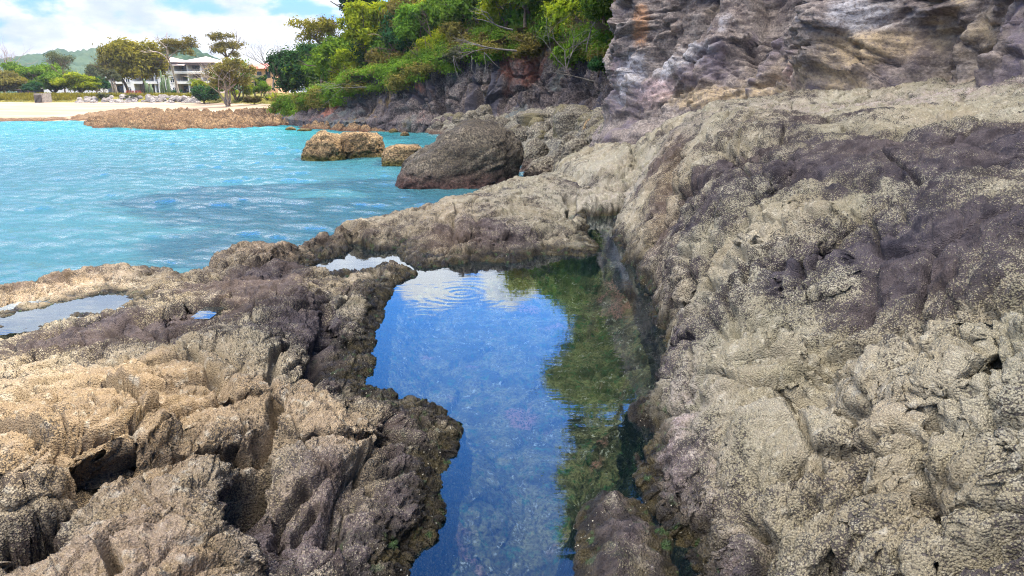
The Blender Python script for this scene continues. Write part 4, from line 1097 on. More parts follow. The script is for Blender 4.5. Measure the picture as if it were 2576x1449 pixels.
def tree(name, label, cat, base, H, crad, kind, leaf, seed, group=None, cz=None, squash=1.0, lean=0.0, stems=1, tr=None, wood=BARK, var=0):
    """base: foot of the trunk; H: height of the crown centre above it; crad: crown radius"""
    o = empty(name, base, label, cat, group)
    g = random.Random(seed)
    t = link('trunk', trunk_mesh('trunk', max(.4, H-crad*.55*squash), tr or max(.06, crad*.07), crad, seed, lean, stems, 3 if crad > .8 else 2), wood, o)
    src = CR[kind][(seed+var) % len(CR[kind])]
    me = src.copy(); me.materials.clear(); me.materials.append(LEAF[leaf])
    c = link('crown', me, None, o)
    c.location = (lean*H*.8, 0, H); c.scale = (crad, crad*.9, crad*squash); c.rotation_euler = (0, 0, g.uniform(0, 6.28))
    return o
def tree_px(name, label, cat, u, vc, rpx, Y, kind, leaf, seed, vbase=None, zbase=None, **kw):
    c = PY(u, vc, Y); cr_ = rpx/FPX*Y*1.02
    if zbase is None: zbase = PY(u, vbase, Y).z if vbase is not None else float(hill_z(c.x, Y)[0])
    zbase = min(zbase, c.z-.3)
    return tree(name, label, cat, (c.x, Y, zbase-.1), c.z-zbase+.1, cr_, kind, leaf, seed, **kw)
# --- the wooded slope over the far cliff
HT = [
 (800,80,66,90,'airy','gold','golden airy tree at the seaward end of the wooded slope, against the cloud'),
 (738,185,72,96,'dense','deep','dark green dense tree at the back of the sand below the wooded slope'),
 (850,150,78,88,'dense','green','rounded green tree just right of the dark tree on the sand'),
 (905,215,52,84,'feather','green','drooping green shrub over the bare grey branch on the cliff end'),
 (935,70,80,84,'dense','lime','sunlit lime tree beside the golden airy tree'),
 (905,5,75,92,'dense','deep','dark green treetop above the sunlit lime tree'),
 (1015,95,80,80,'dense','deep','dark blue green tree in the shaded middle of the slope'),
 (1060,25,80,86,'dense','lime','yellow green treetop over the dark blue green tree'),
 (1105,108,62,72,'feather','lime','bright yellow feathery tree leaning out over the cliff edge'),
 (1070,160,50,70,'feather','green','drooping feathery green tree below the bright yellow one'),
 (1180,30,78,76,'dense','lime','lime green treetop near the middle of the hill'),
 (1150,90,50,70,'airy','olive','thin olive tree right of the bright yellow feathery tree'),
 (1255,62,82,72,'feather','green','spreading mid green tree above the bare grey limb'),
 (1345,70,82,66,'dense','green','full green tree over the bare twiggy shrub'),
 (1320,0,80,76,'dense','lime','pale lime treetop behind the full green tree'),
 (1430,45,82,60,'feather','lime','bright green feathery tree left of the headland cliff'),
 (1500,90,66,54,'feather','green','green tree touching the edge of the headland cliff'),
 (1440,140,58,56,'bush','green','leafy green bush low above the right end of the far cliff'),
 (1515,20,60,48,'dense','green','deep green tree tucked beside the top of the headland cliff'),
 (1505,165,36,48,'bush','deep','dark green bush in the corner where both cliffs meet'),
 (965,170,52,78,'bush','olive','olive brown bush halfway up the slope'),
 (1010,190,40,73,'bush','grey','grey green scrub along the lip of the far cliff'),
 (880,190,46,86,'bush','lime','yellowish bush low on the slope above the cliff end'),
 (1330,125,44,62,'bush','olive','olive scrub growing behind the bare twiggy shrub'),
 (1240,125,46,67,'bush','olive','brownish scrub hanging over the tallest part of the far cliff'),
 (1150,140,34,66,'bush','grey','grey scrub beside the hanging roots'),
]
for k, (u, v, r, Y, kd, lf, lab) in enumerate(HT):
    c = PY(u, v, Y)
    tree_px('tree' if kd != 'bush' else 'bush', lab, 'tree' if kd != 'bush' else 'bush', u, v, r, Y, kd, lf, 300+k, group='woodland over the far cliff')
rs = random.Random(12)
fill = []
for k in range(64):
    u = rs.uniform(770, 1560); Y = rs.uniform(max(52, 92-.055*(u-770)), 104-.05*(u-770)); Y = max(Y, 46)
    x_ = PX(u, Y); zb = float(hill_z(x_, Y)[0]); r = rs.uniform(2.0, 3.6)
    if u < 860 and zb > 9: continue
    fill.append((x_, Y, zb, r))
for k, (x_, Y, zb, r) in enumerate(fill):
    lf = ['green', 'lime', 'deep', 'green', 'olive', 'green'][k % 6]
    tree('tree', 'crowded %s tree among the dense woodland on the slope' % {'green': 'green', 'lime': 'yellow green', 'deep': 'dark green', 'olive': 'olive'}[lf], 'tree', (x_, Y, zb-.2), r*1.05, r, 'dense', lf, 500+k, group='%s trees filling the woodland' % lf)
# --- trees on top of the headland, seen mirrored in the pool
for k, (x_, Y, r, H) in enumerate([(6.5, 30, 3.0, 3.6), (4.6, 34, 3.0, 3.2), (9, 25, 3, 3.2), (9.5, 20.5, 2.6, 2.6), (11, 17, 2.8, 2.8), (11.6, 13, 2.6, 2.4), (12, 9, 2.8, 2.6), (13.5, 4, 2.8, 2.8), (9, 37, 3.4, 4), (12, 30, 3.6, 5)]):
    tree('tree', 'green tree on the headland top, mirrored dark in the tide pool', 'tree', (x_, Y, float(hill_z(x_, Y)[0])-.2), H, r, 'dense', ['green', 'deep', 'lime'][k % 3], 600+k, group='trees on the headland top')
for k, (x_, Y, r, H) in enumerate([(4.5, 66, 4.2, 4.5), (7.5, 60, 4.2, 5), (2.2, 72, 4.0, 4.0), (9.5, 52, 4.2, 4.5), (8.0, 46, 3.8, 4.5)]):
    tree('tree', 'tall green tree on the hill crest, mirrored at the head of the pool', 'tree', (x_, Y, float(hill_z(x_, Y)[0])-.2), H, r, 'dense', ['green', 'deep', 'lime'][k % 3], 650+k, group='trees on the hill crest')
tree('tree', 'leaning green tree behind the headland corner, its crown mirrored in the pool', 'tree', (5.6, 31.5, 7.5), 3.6, 2.7, 'dense', 'green', 671, lean=-.35)
tree('tree', 'second leafy tree behind the headland corner, higher and nearer the cliff', 'tree', (5.4, 29.0, 9.0), 5.2, 2.8, 'dense', 'deep', 673, lean=-.12)
tree('tree', 'third leafy tree behind the headland corner, standing taller at the back', 'tree', (4.6, 34, 7.5), 5.2, 2.7, 'dense', 'green', 677, lean=-.22)
tree('tree', 'fourth leafy tree behind the headland corner, lowest and farthest back', 'tree', (6.5, 44, 6.0), 7.2, 3.2, 'dense', 'green', 681, lean=-.12)
# --- undergrowth hiding the soil
ug = leaf_cloud('undergrowth', [(0, 0, 0, 1, 1, .5)], 40, 24, .11, 3, .4, .6)
base_v = np.empty(len(ug.vertices)*3, F32); ug.vertices.foreach_get('co', base_v); base_v = base_v.reshape(-1, 3)
Vs = []; Ts = []
g_ = np.random.default_rng(8)
tint0 = np.empty(len(ug.vertices), F32); ug.attributes['tint'].data.foreach_get('value', tint0)
for k in range(620):
    e_ = EDGE_P[g_.integers(0, 112)]; dx = abs(g_.normal())*(4.5 if k % 2 else .8)-.1
    x_, y_ = e_[0]+dx*.75, e_[1]+dx*.66
    zz = float(hill_z(x_, y_)[0])
    if k % 4 == 0:
        q_ = g_.uniform(.2, .8); x_, y_ = e_[0]-q_*.6, e_[1]-q_*.8; zz = float(hill_z(*e_)[0])-g_.uniform(.1, 1.5)
    s_ = g_.uniform(.6, 1.2); a = g_.uniform(0, 6.28)
    q = base_v*s_; q = np.stack([q[:, 0]*math.cos(a)-q[:, 1]*math.sin(a), q[:, 0]*math.sin(a)+q[:, 1]*math.cos(a), q[:, 2]], 1)
    Vs.append(q+np.array([x_, y_, zz+.15])); Ts.append(np.clip(tint0+g_.normal()*.2, 0, 1))
for k0, lf, lab in ((0, 'green', 'leafy green undergrowth covering the slope over the far cliff'), (1, 'olive', 'tangled olive scrub mixed into the green undergrowth of the slope')):
    vv = np.concatenate([v for k, v in enumerate(Vs) if (k % 3 == 2) == bool(k0)]); tt = np.concatenate([v for k, v in enumerate(Ts) if (k % 3 == 2) == bool(k0)])
    me = mesh_np('undergrowth', vv, np.arange(len(vv)).reshape(-1, 4), False); set_attr(me, 'tint', tt)
    props(link('undergrowth', me, LEAF[lf]), lab, 'undergrowth', kind='stuff')
# --- bare wood on the cliff
def bare(name, label, cat, start, d, L, r, depth, seed, wood=BARKG, spread=.5, grav=0.0, kids=(2, 3), stems=1, **kw):
    g = random.Random(seed); mb = MB(); st = Vector(start)
    for s_ in range(stems):
        dd = Vector(d)+(Vector((g.gauss(0, .5), g.gauss(0, .3), g.gauss(0, .3))) if stems > 1 else Vector())
        limbs(mb, Vector((0, 0, 0)), dd, L*g.uniform(.8, 1.1), r, depth, g, spread, 6, grav, kids, **kw)
    o = link(name, mb.mesh(name, True), wood); o.location = st
    return props(o, label, cat)
def front(u, v, Y): return PY(u, v, Y)
bare('bare_branch', 'long pale dead branch leaning out low over the cliff end beside the sand', 'branch', front(1000, 208, 72.5), (-1, -.35, -.28), 3.0, .07, 4, 5, spread=.42, kids=(2, 3))
bare('bare_branch', 'thick grey bare limb reaching sideways from the top of the tallest far cliff', 'branch', front(1300, 128, 58.5), (-1, -.1, .08), 2.2, .085, 4, 9, spread=.4, kids=(2, 3))
bare('bare_shrub', 'leafless twiggy grey shrub spread over the right part of the far cliff', 'shrub', front(1495, 205, 44.5), (-1, -.1, .12), 1.5, .05, 5, 14, spread=.5, kids=(2, 3))
bare('bare_shrub', 'upright leafless shrub above the spread twiggy one', 'shrub', front(1425, 175, 50), (-.1, -.1, 1), 1.5, .05, 4, 17, spread=.5, stems=3)
bare('bare_branch', 'forked pale branch standing out of the green bushes near the headland', 'branch', front(1475, 130, 50), (-.1, -.2, 1), 1.5, .05, 3, 23, spread=.45)
bare('bare_branch', 'crooked white branch crossing the mid green tree on the hill', 'branch', front(1290, 75, 61), (-.9, -.2, .2), 1.6, .07, 3, 29, spread=.5)
for k, (u0, v0, Y, lab, sd_) in enumerate([(1186,140,60.5,'longest thin root hanging down the shadowed far cliff',1), (1140,140,63,'bundle of thin roots hanging left of the longest root',2), (1218,132,60,'short forked root dangling under the grey bare limb',3)]):
    bare('hanging_root', lab, 'root', front(u0, v0, Y), (.1, -.25, -1), 1.2, .035, 2, 40+sd_, spread=.3, kids=(1, 2), stems=2 if k else 1)
# ------------------------------------------------------------------ beach, bank, lawn
def at_z(u, v, z): p = PZ(u, v, z); return (p.x, p.y)
SHORE = [(-170, 92), at_z(-300,304,0), at_z(0,303.5,0), at_z(200,305,0), at_z(450,306,0), at_z(650,311,0), at_z(760,315,0), at_z(900,320,0), at_z(1000,324,0), at_z(1090,327,0)]
BANK = [(-170, 140), (PX(-200,140),140), (PX(100,139),139), (PX(300,141),141), (PX(470,138),138), (PX(560,128),128), (PX(680,117),117), (PX(760,106),106), (PX(860,95),95), (-4, 80)]
def line_y(pts, x): q = np.array(sorted(pts)); return np.interp(x, q[:, 0], q[:, 1])
gx = np.arange(-150, 6, .5); gy = np.concatenate([np.arange(66, 150, .35), np.arange(150, 290, 2.0)])
X, Y = np.meshgrid(gx, gy); X = X.ravel(); Y = Y.ravel()
p0 = np.stack([X, Y, X*0], 1).astype(F32)
ys_ = line_y(SHORE, X)+perlin(p0*.12)*1.6; yb_ = line_y(BANK, X)+perlin(p0*.3+4)*.8+perlin(p0*1.1+4)*.3
t = (Y-ys_)/np.maximum(yb_-ys_, 4)
zs_ = np.where(t < 0, t*4.5, 1.65*np.clip(t, 0, 1)**.8)+perlin(p0*.25+7)*.06
bk = sstep(0, 3.2, Y-yb_)
zl = 2.75+.45*sstep(0, 60, Y-yb_)
Z = zs_*(1-bk)+zl*bk+bk*(1-bk)*4*.35*perlin(p0*.9+3)
V = np.stack([X, Y, Z], 1); Fq = grid_faces(len(gy), len(gx)); fb = (Y-yb_)[Fq].mean(1)
t_ = NT('beach_sand'); p_ = t_.pos(); n_ = t_.noise(.16, 5, .6, t_.mapv(p_, (.35, 1.6, 1))); n2_ = t_.noise(1.8, 5, .6, p_)
zz_ = t_.n('SeparateXYZ', Vector=p_).outputs[2]
c_ = t_.mix(t_.ramp(n_, .38, .64), (.25, .18, .12), (.33, .25, .175))
c_ = t_.mix(t_.ramp(n2_, .58, .72, 0, .5), c_, (.25, .17, .11))
c_ = t_.mix(t_.ramp(zz_, .05, .40, .75, 0), c_, (.24, .17, .11))
M_SAND = t_.done(t_.bsdf(c_, .95, t_.bump(n2_, .4, .05), .1))
props(link('beach', sub_mesh('beach', V, Fq, fb < .2), M_SAND), 'pale pinkish sand beach along the far side of the bay', 'beach', kind='structure')
t_ = NT('lawn_grass'); p_ = t_.pos(); n_ = t_.noise(.5, 6, .65, p_); n2_ = t_.noise(4, 5, .7, p_)
c_ = t_.mix(t_.ramp(n_, .38, .62), (.16, .14, .03), (.25, .20, .05)); c_ = t_.mix(t_.ramp(n2_, .42, .62, .7, 0), c_, (.06, .07, .015))
M_LAWN = t_.done(t_.bsdf(c_, .95, t_.bump(n2_, .9, .2), .1))
props(link('lawn', sub_mesh('lawn', V, Fq, fb >= .2), M_LAWN), 'dry yellow green lawn on the low bank behind the beach', 'lawn', kind='structure')
def lawn_z(x_, y_): 
    b = float(line_y(BANK, x_)); k = min(max((y_-b)/3.2, 0), 1)
    return 1.65*(1-k)+k*(2.75+.45*min(1, max(0, (y_-b)/60)))
# grass tufts on the bank
g_ = np.random.default_rng(21); VV = []; TT = []
for k in range(2600):
    u = g_.uniform(-150, 490); Yb = float(line_y(BANK, PX(u, 139)))+g_.uniform(1.2, 4.5); x_ = PX(u, Yb)
    if 190 < u and Yb-float(line_y(BANK, x_)) < 2.6: continue
    z_ = lawn_z(x_, Yb); h = g_.uniform(.25, .75)
    for j in range(5):
        a = g_.uniform(0, 6.28); wd = .045; dx, dy = math.cos(a), math.sin(a); ox, oy = g_.normal()*.15, g_.normal()*.15
        lx = g_.normal()*.25*h; ly = g_.normal()*.25*h
        VV += [(x_+ox-dx*wd, Yb+oy-dy*wd, z_-.05), (x_+ox+dx*wd, Yb+oy+dy*wd, z_-.05), (x_+ox+lx+dx*wd*.3, Yb+oy+ly+dy*wd*.3, z_+h), (x_+ox+lx-dx*wd*.3, Yb+oy+ly-dy*wd*.3, z_+h)]
        TT += [g_.random()]*4
me = mesh_np('grass', np.array(VV), np.arange(len(VV)).reshape(-1, 4), False); set_attr(me, 'tint', np.array(TT))
props(link('grass', me, LEAF['gold']), 'tall dry yellow grass along the top of the beach bank', 'grass', kind='stuff')

# ------------------------------------------------------------------ reef in front of the beach
M_REEF = plain_rock('reef_rock', (.20, .115, .055), (.32, .205, .105), (.045, .028, .018), .8, bump=.14, strata=.3, low=((.13, .055, .03), -.1, .35))
def reef(label, outline, top, seed, cell=.13, rough=1.0):
    poly = smooth_poly(outline, 2); c = np.array(poly)
    gx = np.arange(c[:, 0].min()-.6, c[:, 0].max()+.6, cell*1.4); gy = np.arange(c[:, 1].min()-.6, c[:, 1].max()+.6, cell*1.4)
    X, Y = np.meshgrid(gx, gy); X = X.ravel(); Y = Y.ravel(); p0 = np.stack([X, Y, np.full(X.size, seed*3.1)], 1).astype(F32)
    d = -sdf(X, Y, poly)+perlin(p0*.6)*.5+perlin(p0*2)*.2
    f1, f2 = worley(p0*.75); g1, g2 = worley(p0*1.9+3)
    Z = -.35+.4*sstep(-.3, .1, d)+top*(.35+.65*sstep(-.3, .5, perlin(p0*.22+2)))*sstep(0, 2.2, d)
    Z += sstep(-.2, .5, d)*rough*(.55*(.55-f1)-.22*sstep(.14, 0, f2-f1)+.26*(.5-g1)-.1*sstep(.12, 0, g2-g1)+.22*fbm(p0*1.2, 4, ridged=True)+.06*fbm(p0*6, 3))
    Fq = grid_faces(len(gy), len(gx))
    base = np.interp(Y-line_y(SHORE, X), [0, 30], [0, 1.3])
    return props(link('reef_rock', sub_mesh('reef_rock', np.stack([X, Y, Z+np.maximum(base, 0)], 1), Fq, d[Fq].max(1) > -.4), M_REEF), label, 'reef')
def oz(pts): return [at_z(u, v, .15) for u, v in pts]
reef('long knobbly brown reef at the water edge in front of the beach', oz([(208,306),(215,314),(260,319),(330,322),(420,323),(520,321),(600,318),(690,314),(745,311),(800,306),(830,300),(790,297),(700,294),(600,295),(500,294),(420,295),(340,296),(270,299)]), .40, 1, cell=.09, rough=1.7)
reef('low reddish brown reef with loose stones running out to the terrace', oz([(740,315),(800,321),(880,326),(960,328),(1040,328),(1095,329),(1090,318),(1040,312),(960,311),(880,309),(800,308)]), .75, 2, cell=.1, rough=1.5)
reef('pale golden rocks on the sand behind the low reddish reef', [at_z(u, v, .7) for u, v in ((800,305),(860,306),(930,307),(990,306),(980,296),(900,293),(820,295))], .8, 3, cell=.1, rough=1.4)
reef('flat thin brown ledge lying along the sand at the water line', oz([(-60,303),(0,302),(80,302),(140,301),(200,300),(190,297),(100,298),(0,298.5),(-60,298)]), .15, 4, rough=.35)
reef('low dark ridge of rock on the sand behind the long reef', [at_z(u, v, .4) for u, v in ((160,297),(230,296),(330,292),(420,288),(410,284),(330,284),(250,287),(180,292))], .35, 5, rough=.6)

# ------------------------------------------------------------------ riprap
M_RIP = plain_rock('white_riprap_stone', (.27, .24, .21), (.42, .385, .35), (.09, .07, .065), 1.2, bump=.06)
rp = [boulder_mesh('riprap_stone', [(-.3,-.5,.5),(0,-.52,.5),(.25,-.46,.47),(.48,-.3,.36),(.58,-.1,.16)], .85, 60+k, .8, 20, 36) for k in range(4)]
rs = random.Random(5)
for k in range(150):
    u = rs.uniform(188, 505); x0 = PX(u, 137); Yb = float(line_y(BANK, x0))
    f = rs.random(); Y = Yb-1.6+f*4.6; x_ = PX(u, Y)
    if u < 215 and f > .5: continue
    z_ = 1.5+1.15*max(0, f-.1); s_ = rs.uniform(.45, 1.25)
    o = link('riprap_stone', rp[k % 4], M_RIP); o.location = (x_, Y, z_-.05); o.scale = (s_*rs.uniform(.8, 1.5), s_, s_*rs.uniform(.7, 1.1)); o.rotation_euler = (rs.uniform(-.3, .3), rs.uniform(-.3, .3), rs.uniform(0, 6.3))
    props(o, 'white grey stone piled along the foot of the lawn bank', 'stone', 'white stones along the bank')

# ------------------------------------------------------------------ lawn trees and shrubs
def ltree(name, label, cat, u, vc, r, Y, kind, leaf, seed, **kw):
    return tree_px(name, label, cat, u, vc, r, Y, kind, leaf, seed, zbase=lawn_z(PX(u, Y), Y), **kw)
ltree('umbrella_tree', 'leftmost flat topped green tree, cut by the picture edge', 'tree', -8, 203, 52, 158, 'flat', 'olive', 1, squash=1.2, wood=BARK)
ltree('umbrella_tree', 'tallest wide flat topped green tree before the blue hill', 'tree', 72, 190, 56, 166, 'flat', 'green', 2, squash=1.15)
ltree('umbrella_tree', 'broad low umbrella tree in front of the white house', 'tree', 135, 199, 62, 160, 'flat', 'green', 3, squash=1.0)
ltree('umbrella_tree', 'flat topped tree between the umbrella tree and the pale trunk trees', 'tree', 202, 208, 52, 156, 'flat', 'lime', 4, squash=.9)
ltree('small_tree', 'small dark green tree with a leaning trunk above the concrete block', 'tree', 82, 218, 26, 148, 'dense', 'deep', 5, squash=.7)
ltree('tall_tree', 'thin yellowish tree rising behind the umbrella trees before the blue hill', 'tree', 152, 155, 38, 200, 'airy', 'grey', 6, squash=1.1)
ltree('round_tree', 'pale green round tree left of the pale trunk trees', 'tree', 236, 186, 30, 185, 'dense', 'grey', 7)
ltree('round_tree', 'dark green tree partly behind the pale trunk trees', 'tree', 258, 210, 24, 180, 'dense', 'deep', 8)
ltree('tall_tree', 'dark olive tree with leaning trunk in front of the apartment building', 'tree', 288, 165, 50, 164, 'dense', 'olive', 9, squash=1.2, lean=-.12)
ltree('tall_tree', 'large golden leaved tree covering the left of the apartment building', 'tree', 352, 156, 66, 162, 'dense', 'gold', 10, squash=1.0)
ltree('tall_tree', 'broad golden olive tree between the leaning olive tree and the large golden tree', 'tree', 316, 150, 56, 168, 'dense', 'gold', 11, squash=1.1)
ltree('tall_tree', 'tallest tree, slender bare trunk and open crown before the white facade', 'tree', 437, 118, 56, 156, 'airy', 'olive', 12, squash=.8, tr=.34, wood=BARKP)
ltree('tall_tree', 'open crowned brownish tree behind the many stemmed tree on the sand', 'tree', 574, 118, 54, 172, 'airy', 'olive', 13, squash=.8)
tree_px('multi_stem_tree', 'many stemmed olive tree growing out of the sand', 'tree', 566, 188, 74, 116, 'airy', 'olive', 14, zbase=1.75, stems=5, tr=.42, wood=BARKP, squash=.85)
tree_px('multi_stem_tree', 'bushy green tree just behind the many stemmed one on the sand', 'tree', 590, 195, 56, 126, 'dense', 'green', 15, zbase=2.6, stems=3, squash=.95)
ltree('bush', 'large leafy dark green bush left of the many stemmed tree', 'bush', 512, 238, 38, 130, 'bush', 'deep', 16, squash=.75)
ltree('bush', 'bright yellow green bush over the large dark bush', 'bush', 505, 215, 24, 136, 'bush', 'lime', 17)
ltree('bush', 'yellow green shrub under the small palms', 'bush', 626, 228, 20, 128, 'bush', 'lime', 18)
ltree('bush', 'green shrub behind the spiky agave', 'bush', 662, 222, 26, 126, 'bush', 'green', 19)
ltree('bush', 'low reddish brown scrub on the bank right of the many stemmed tree', 'bush', 640, 252, 26, 119, 'bush', 'olive', 20, squash=.5)
ltree('bush', 'dark scrub at the foot of the dark tree on the sand', 'bush', 700, 250, 28, 113, 'bush', 'olive', 21, squash=.5)
ltree('bush', 'low clipped dark hedge bush under the arched windows', 'bush', 440, 232, 22, 188, 'bush', 'deep', 22, squash=.4)
ltree('bush', 'round grey green bush on the bank under the pale trunk trees', 'bush', 330, 243, 18, 142, 'bush', 'grey', 23, squash=.5)
ltree('bush', 'grey green bush on the bank at the left end of the white stones', 'bush', 262, 243, 22, 143, 'bush', 'grey', 24, squash=.5)
for k, (u, vc, r) in enumerate([(548,222,16),(585,232,16),(655,205,20)]):
    ltree('bush', ['small green bush behind the large dark bush','yellowish bush behind the sand tree stems','dark green bush beside the red roofed house'][k], 'bush', u, vc, r, 134, 'bush', ['green','lime','deep'][k], 30+k)
def bare_tree(label, u, vb, vt, Y, seed, wood=BARKG):
    b = PY(u, vb, Y); H = PY(u, vt, Y).z-b.z; mb = MB(); g = random.Random(seed)
    limbs(mb, (0, 0, -.2), (0, 0, 1), H*.30, H*.022, 0, g, .1, 7); top = Vector(mb.v[-4]); tm = mb.mesh('trunk', True)
    m2 = MB()
    for c in range(6):
        a = 6.283*c/6+g.random(); limbs(m2, top-Vector((0, 0, g.uniform(0, H*.06))), (math.cos(a)*.65, math.sin(a)*.65, 1.0), H*.26, H*.012, 4, g, .36, 5, -.02, (2, 3), .62, .76)
    o = empty('bare_tree', b, label, 'tree'); link('trunk', tm, wood, o); link('branches', m2.mesh('branches', True), wood, o)
bare_tree('leafless pinkish grey tree at the left edge of the shore', 12, 232, 108, 175, 3, bark('pinkish_bark', (.26, .19, .17)))
bare_tree('leafless grey tree in front of the red roofed house', 688, 225, 92, 150, 4)
# pale trunk trees
for k, (u0, u1, vt, lab) in enumerate([(288, 276, 185, 'left pale trunk tree leaning, grey green crown'), (295, 284, 195, 'right pale trunk tree leaning, beside its twin')]):
    b = PY(u0, 241, 150); tp = PY(u1, vt, 150)
    o = empty('pale_tree', b, lab, 'tree'); mb = MB(); mb.tube([(0, 0, -.3), (tp.x*.4-b.x*.4, 0, (tp.z-b.z)*.5), (tp.x-b.x, 0, tp.z-b.z)], [.26, .2, .12], 7); link('trunk', mb.mesh('trunk', True), BARKP, o)
    me = CR['airy'][k].copy(); me.materials.clear(); me.materials.append(LEAF['grey']); c = link('crown', me, None, o); c.location = (tp.x-b.x, 0, tp.z-b.z); c.scale = (1.9, 1.9, 1.7)
# palms
def palm(label, u, vb, vt, Y, seed, L=1.9, n=16):
    b = PY(u, vb, Y); H = PY(u, vt, Y).z-b.z; g = random.Random(seed)
    o = empty('palm_tree', b, label, 'palm'); mb = MB(); lx = g.uniform(-.25, .25)
    mb.tube([(0, 0, -.2), (lx*.4, 0, H*.5), (lx, 0, H)], [.16, .12, .11], 7); link('trunk', mb.mesh('trunk', True), BARKP, o)
    V = []; T = []
    for i in range(n):
        a = 6.283*i/n+g.uniform(-.2, .2); el = g.uniform(-.2, 1.15); l_ = L*g.uniform(.8, 1.15); tn = g.random()
        d = Vector((math.cos(a), math.sin(a), 0)); side = Vector((-d.y, d.x, 0)); pts = []; p = Vector((lx, 0, H)); e = el
        for s_ in range(9):
            pts.append(p.copy()); p = p+(d*math.cos(e)+Vector((0, 0, math.sin(e))))*(l_/8); e -= .23
        for s_ in range(1, 9):
            w_ = .42*L*.5*math.sin(math.pi*min(1, (s_+.6)/9.2))
            for sg in (-1, 1):
                q0 = pts[s_-1]; q1 = q0*.4+pts[s_]*.6; tip = (q0+pts[s_])/2+side*(sg*w_)+d*(w_*.5)-Vector((0, 0, w_*.45))
                V += [q0, q1, tip, tip-d*.05]; T += [min(1, max(0, tn*.7+.3*g.random()))]*4
    me = mesh_np('fronds', np.array([tuple(v) for v in V]), np.arange(len(V)).reshape(-1, 4), False); set_attr(me, 'tint', np.array(T)); link('fronds', me, LEAF['palm'], o)
palm('small palm standing right of the tallest tree before the facade', 428, 238, 192, 165, 1, 1.7)
palm('palm in front of the right balconies of the apartment building', 486, 240, 203, 160, 2, 1.9)
palm('left tall palm of the clump before the red roofed house', 602, 240, 182, 140, 3, 2.2)
palm('middle leaning palm of the clump before the red roofed house', 622, 246, 188, 134, 4, 2.3)
palm('right lower palm of the clump before the red roofed house', 642, 244, 198, 132, 5, 2.0)
palm('smallest palm beside the many stemmed tree', 612, 243, 206, 128, 6, 1.5)
# cacti
M_CACT = simple('cactus_skin', (.10, .14, .06), .7, .3, 5)
def cactus(label, cols, vb, Y):
    b = PY(cols[0][0], vb, Y); o = empty('column_cactus', b, label, 'cactus')
    for u, vt, r in cols:
        x_ = PY(u, vb, Y).x-b.x; H = PY(u, vt, Y).z-b.z; mb = MB(); j = random.Random(u)
        lx = j.uniform(-.15, .15)
        mb.tube([(x_, 0, -.2), (x_+lx, j.uniform(-.2, .2), H*.5), (x_+lx*1.5, 0, H*.95), (x_+lx*1.5, 0, H)], [r, r*1.1, r*.9, r*.3], 9); link('stem', mb.mesh('stem', True), M_CACT, o)
cactus('shorter clump of column cactus left of the tallest tree', [(375,208,.2),(370,198,.17),(380,212,.2),(384,220,.18)], 240, 148)
cactus('taller clump of column cactus touching the trunk of the tallest tree', [(418,190,.19),(412,177,.16),(424,200,.2),(430,196,.17),(407,206,.17),(427,212,.2)], 242, 147)
# agave
def agave(label, u, vb, Y, r, leaf, seed, n=26):
    b = PY(u, vb, Y); g = random.Random(seed); V = []; T = []
    for i in range(n):
        a = g.uniform(0, 6.28); el = g.uniform(.15, 1.3); d = Vector((math.cos(a)*math.cos(el), math.sin(a)*math.cos(el), math.sin(el))); s_ = Vector((-math.sin(a), math.cos(a), 0))*.07*r
        V += [-s_, s_, d*r*.6+s_*1.3, d*r-Vector((0, 0, .1*r)), ]; T += [g.random()]*4
    me = mesh_np('agave', np.array([tuple(v) for v in V]), np.arange(len(V)).reshape(-1, 4), False); set_attr(me, 'tint', np.array(T))
    o = link('agave', me, LEAF[leaf]); o.location = b; props(o, label, 'plant')
agave('spiky blue grey agave at the edge of the sand', 673, 253, 114, 1.5, 'grey', 1)
agave('bright green spiky plant right of the blue grey agave', 690, 252, 113, 1.5, 'lime', 2, 34)
# ------------------------------------------------------------------ buildings
M_WALL = simple('white_render', (.74, .70, .64), .85, .06, 1.0); M_ROOF = NT('pale_clay_tiles'); _t = M_ROOF; _p = _t.objc()
_w = _t.n('TexWave', wave_type='BANDS', bands_direction='X', Scale=5.0, Distortion=.4); _t.set(_w, 'Vector', _p)
_c = _t.mix(_t.ramp(_t.noise(1.2, 5, .6, _p), .35, .65), (.58, .44, .38), (.74, .62, .55)); _c = _t.mix(_t.ramp(_w.outputs[1], .0, .5, .45, 0), _c, (.34, .21, .16))
M_ROOF = _t.done(_t.bsdf(_c, .8, _t.bump(_w.outputs[1], .6, .1)))
M_RROOF = simple('red_clay_tiles', (.48, .17, .13), .8, .3, 2.0); M_ORNG = simple('orange_render', (.62, .36, .18), .85, .1, 1.0)
M_GLASS = NT('dark_window_glass'); M_GLASS = M_GLASS.done(M_GLASS.bsdf((.018, .022, .028), .08, spec=.6))
M_EAVE = simple('dark_timber', (.09, .06, .055), .8, .2, 3); M_SHADE = simple('shade_toned_wall', (.38, .30, .24), .9, .1, 1.0); M_METAL = simple('grey_metal', (.22, .22, .23), .5, .1, 2)
BY = 205.0
def bx_(u): return PX(u, BY)
def bz_(v): return PY(400, v, BY).z
bld = empty('apartment_building', (bx_(400), BY, 3.1), 'three storey white apartment building with balconies, arched windows and pale tiled roofs', 'building')
OX, OY, OZ = bld.location
def part(name, mb, mat, parent=bld, off=(0, 0, 0), label=None):
    o = link(name, mb.mesh(name), mat, parent)
    if label: o['label'] = label
    return o
def bbox(mb, u0, u1, y0, y1, v0, v1): mb.box(bx_(u0)-OX, bx_(u1)-OX, y0, y1, bz_(v0)-OZ, bz_(v1)-OZ)
F = [234, 209, 183, 157]            # floor lines in measured rows
BAYS = [(272, 312), (340, 374), (374, 400), (445, 478), (478, 512), (512, 540)]
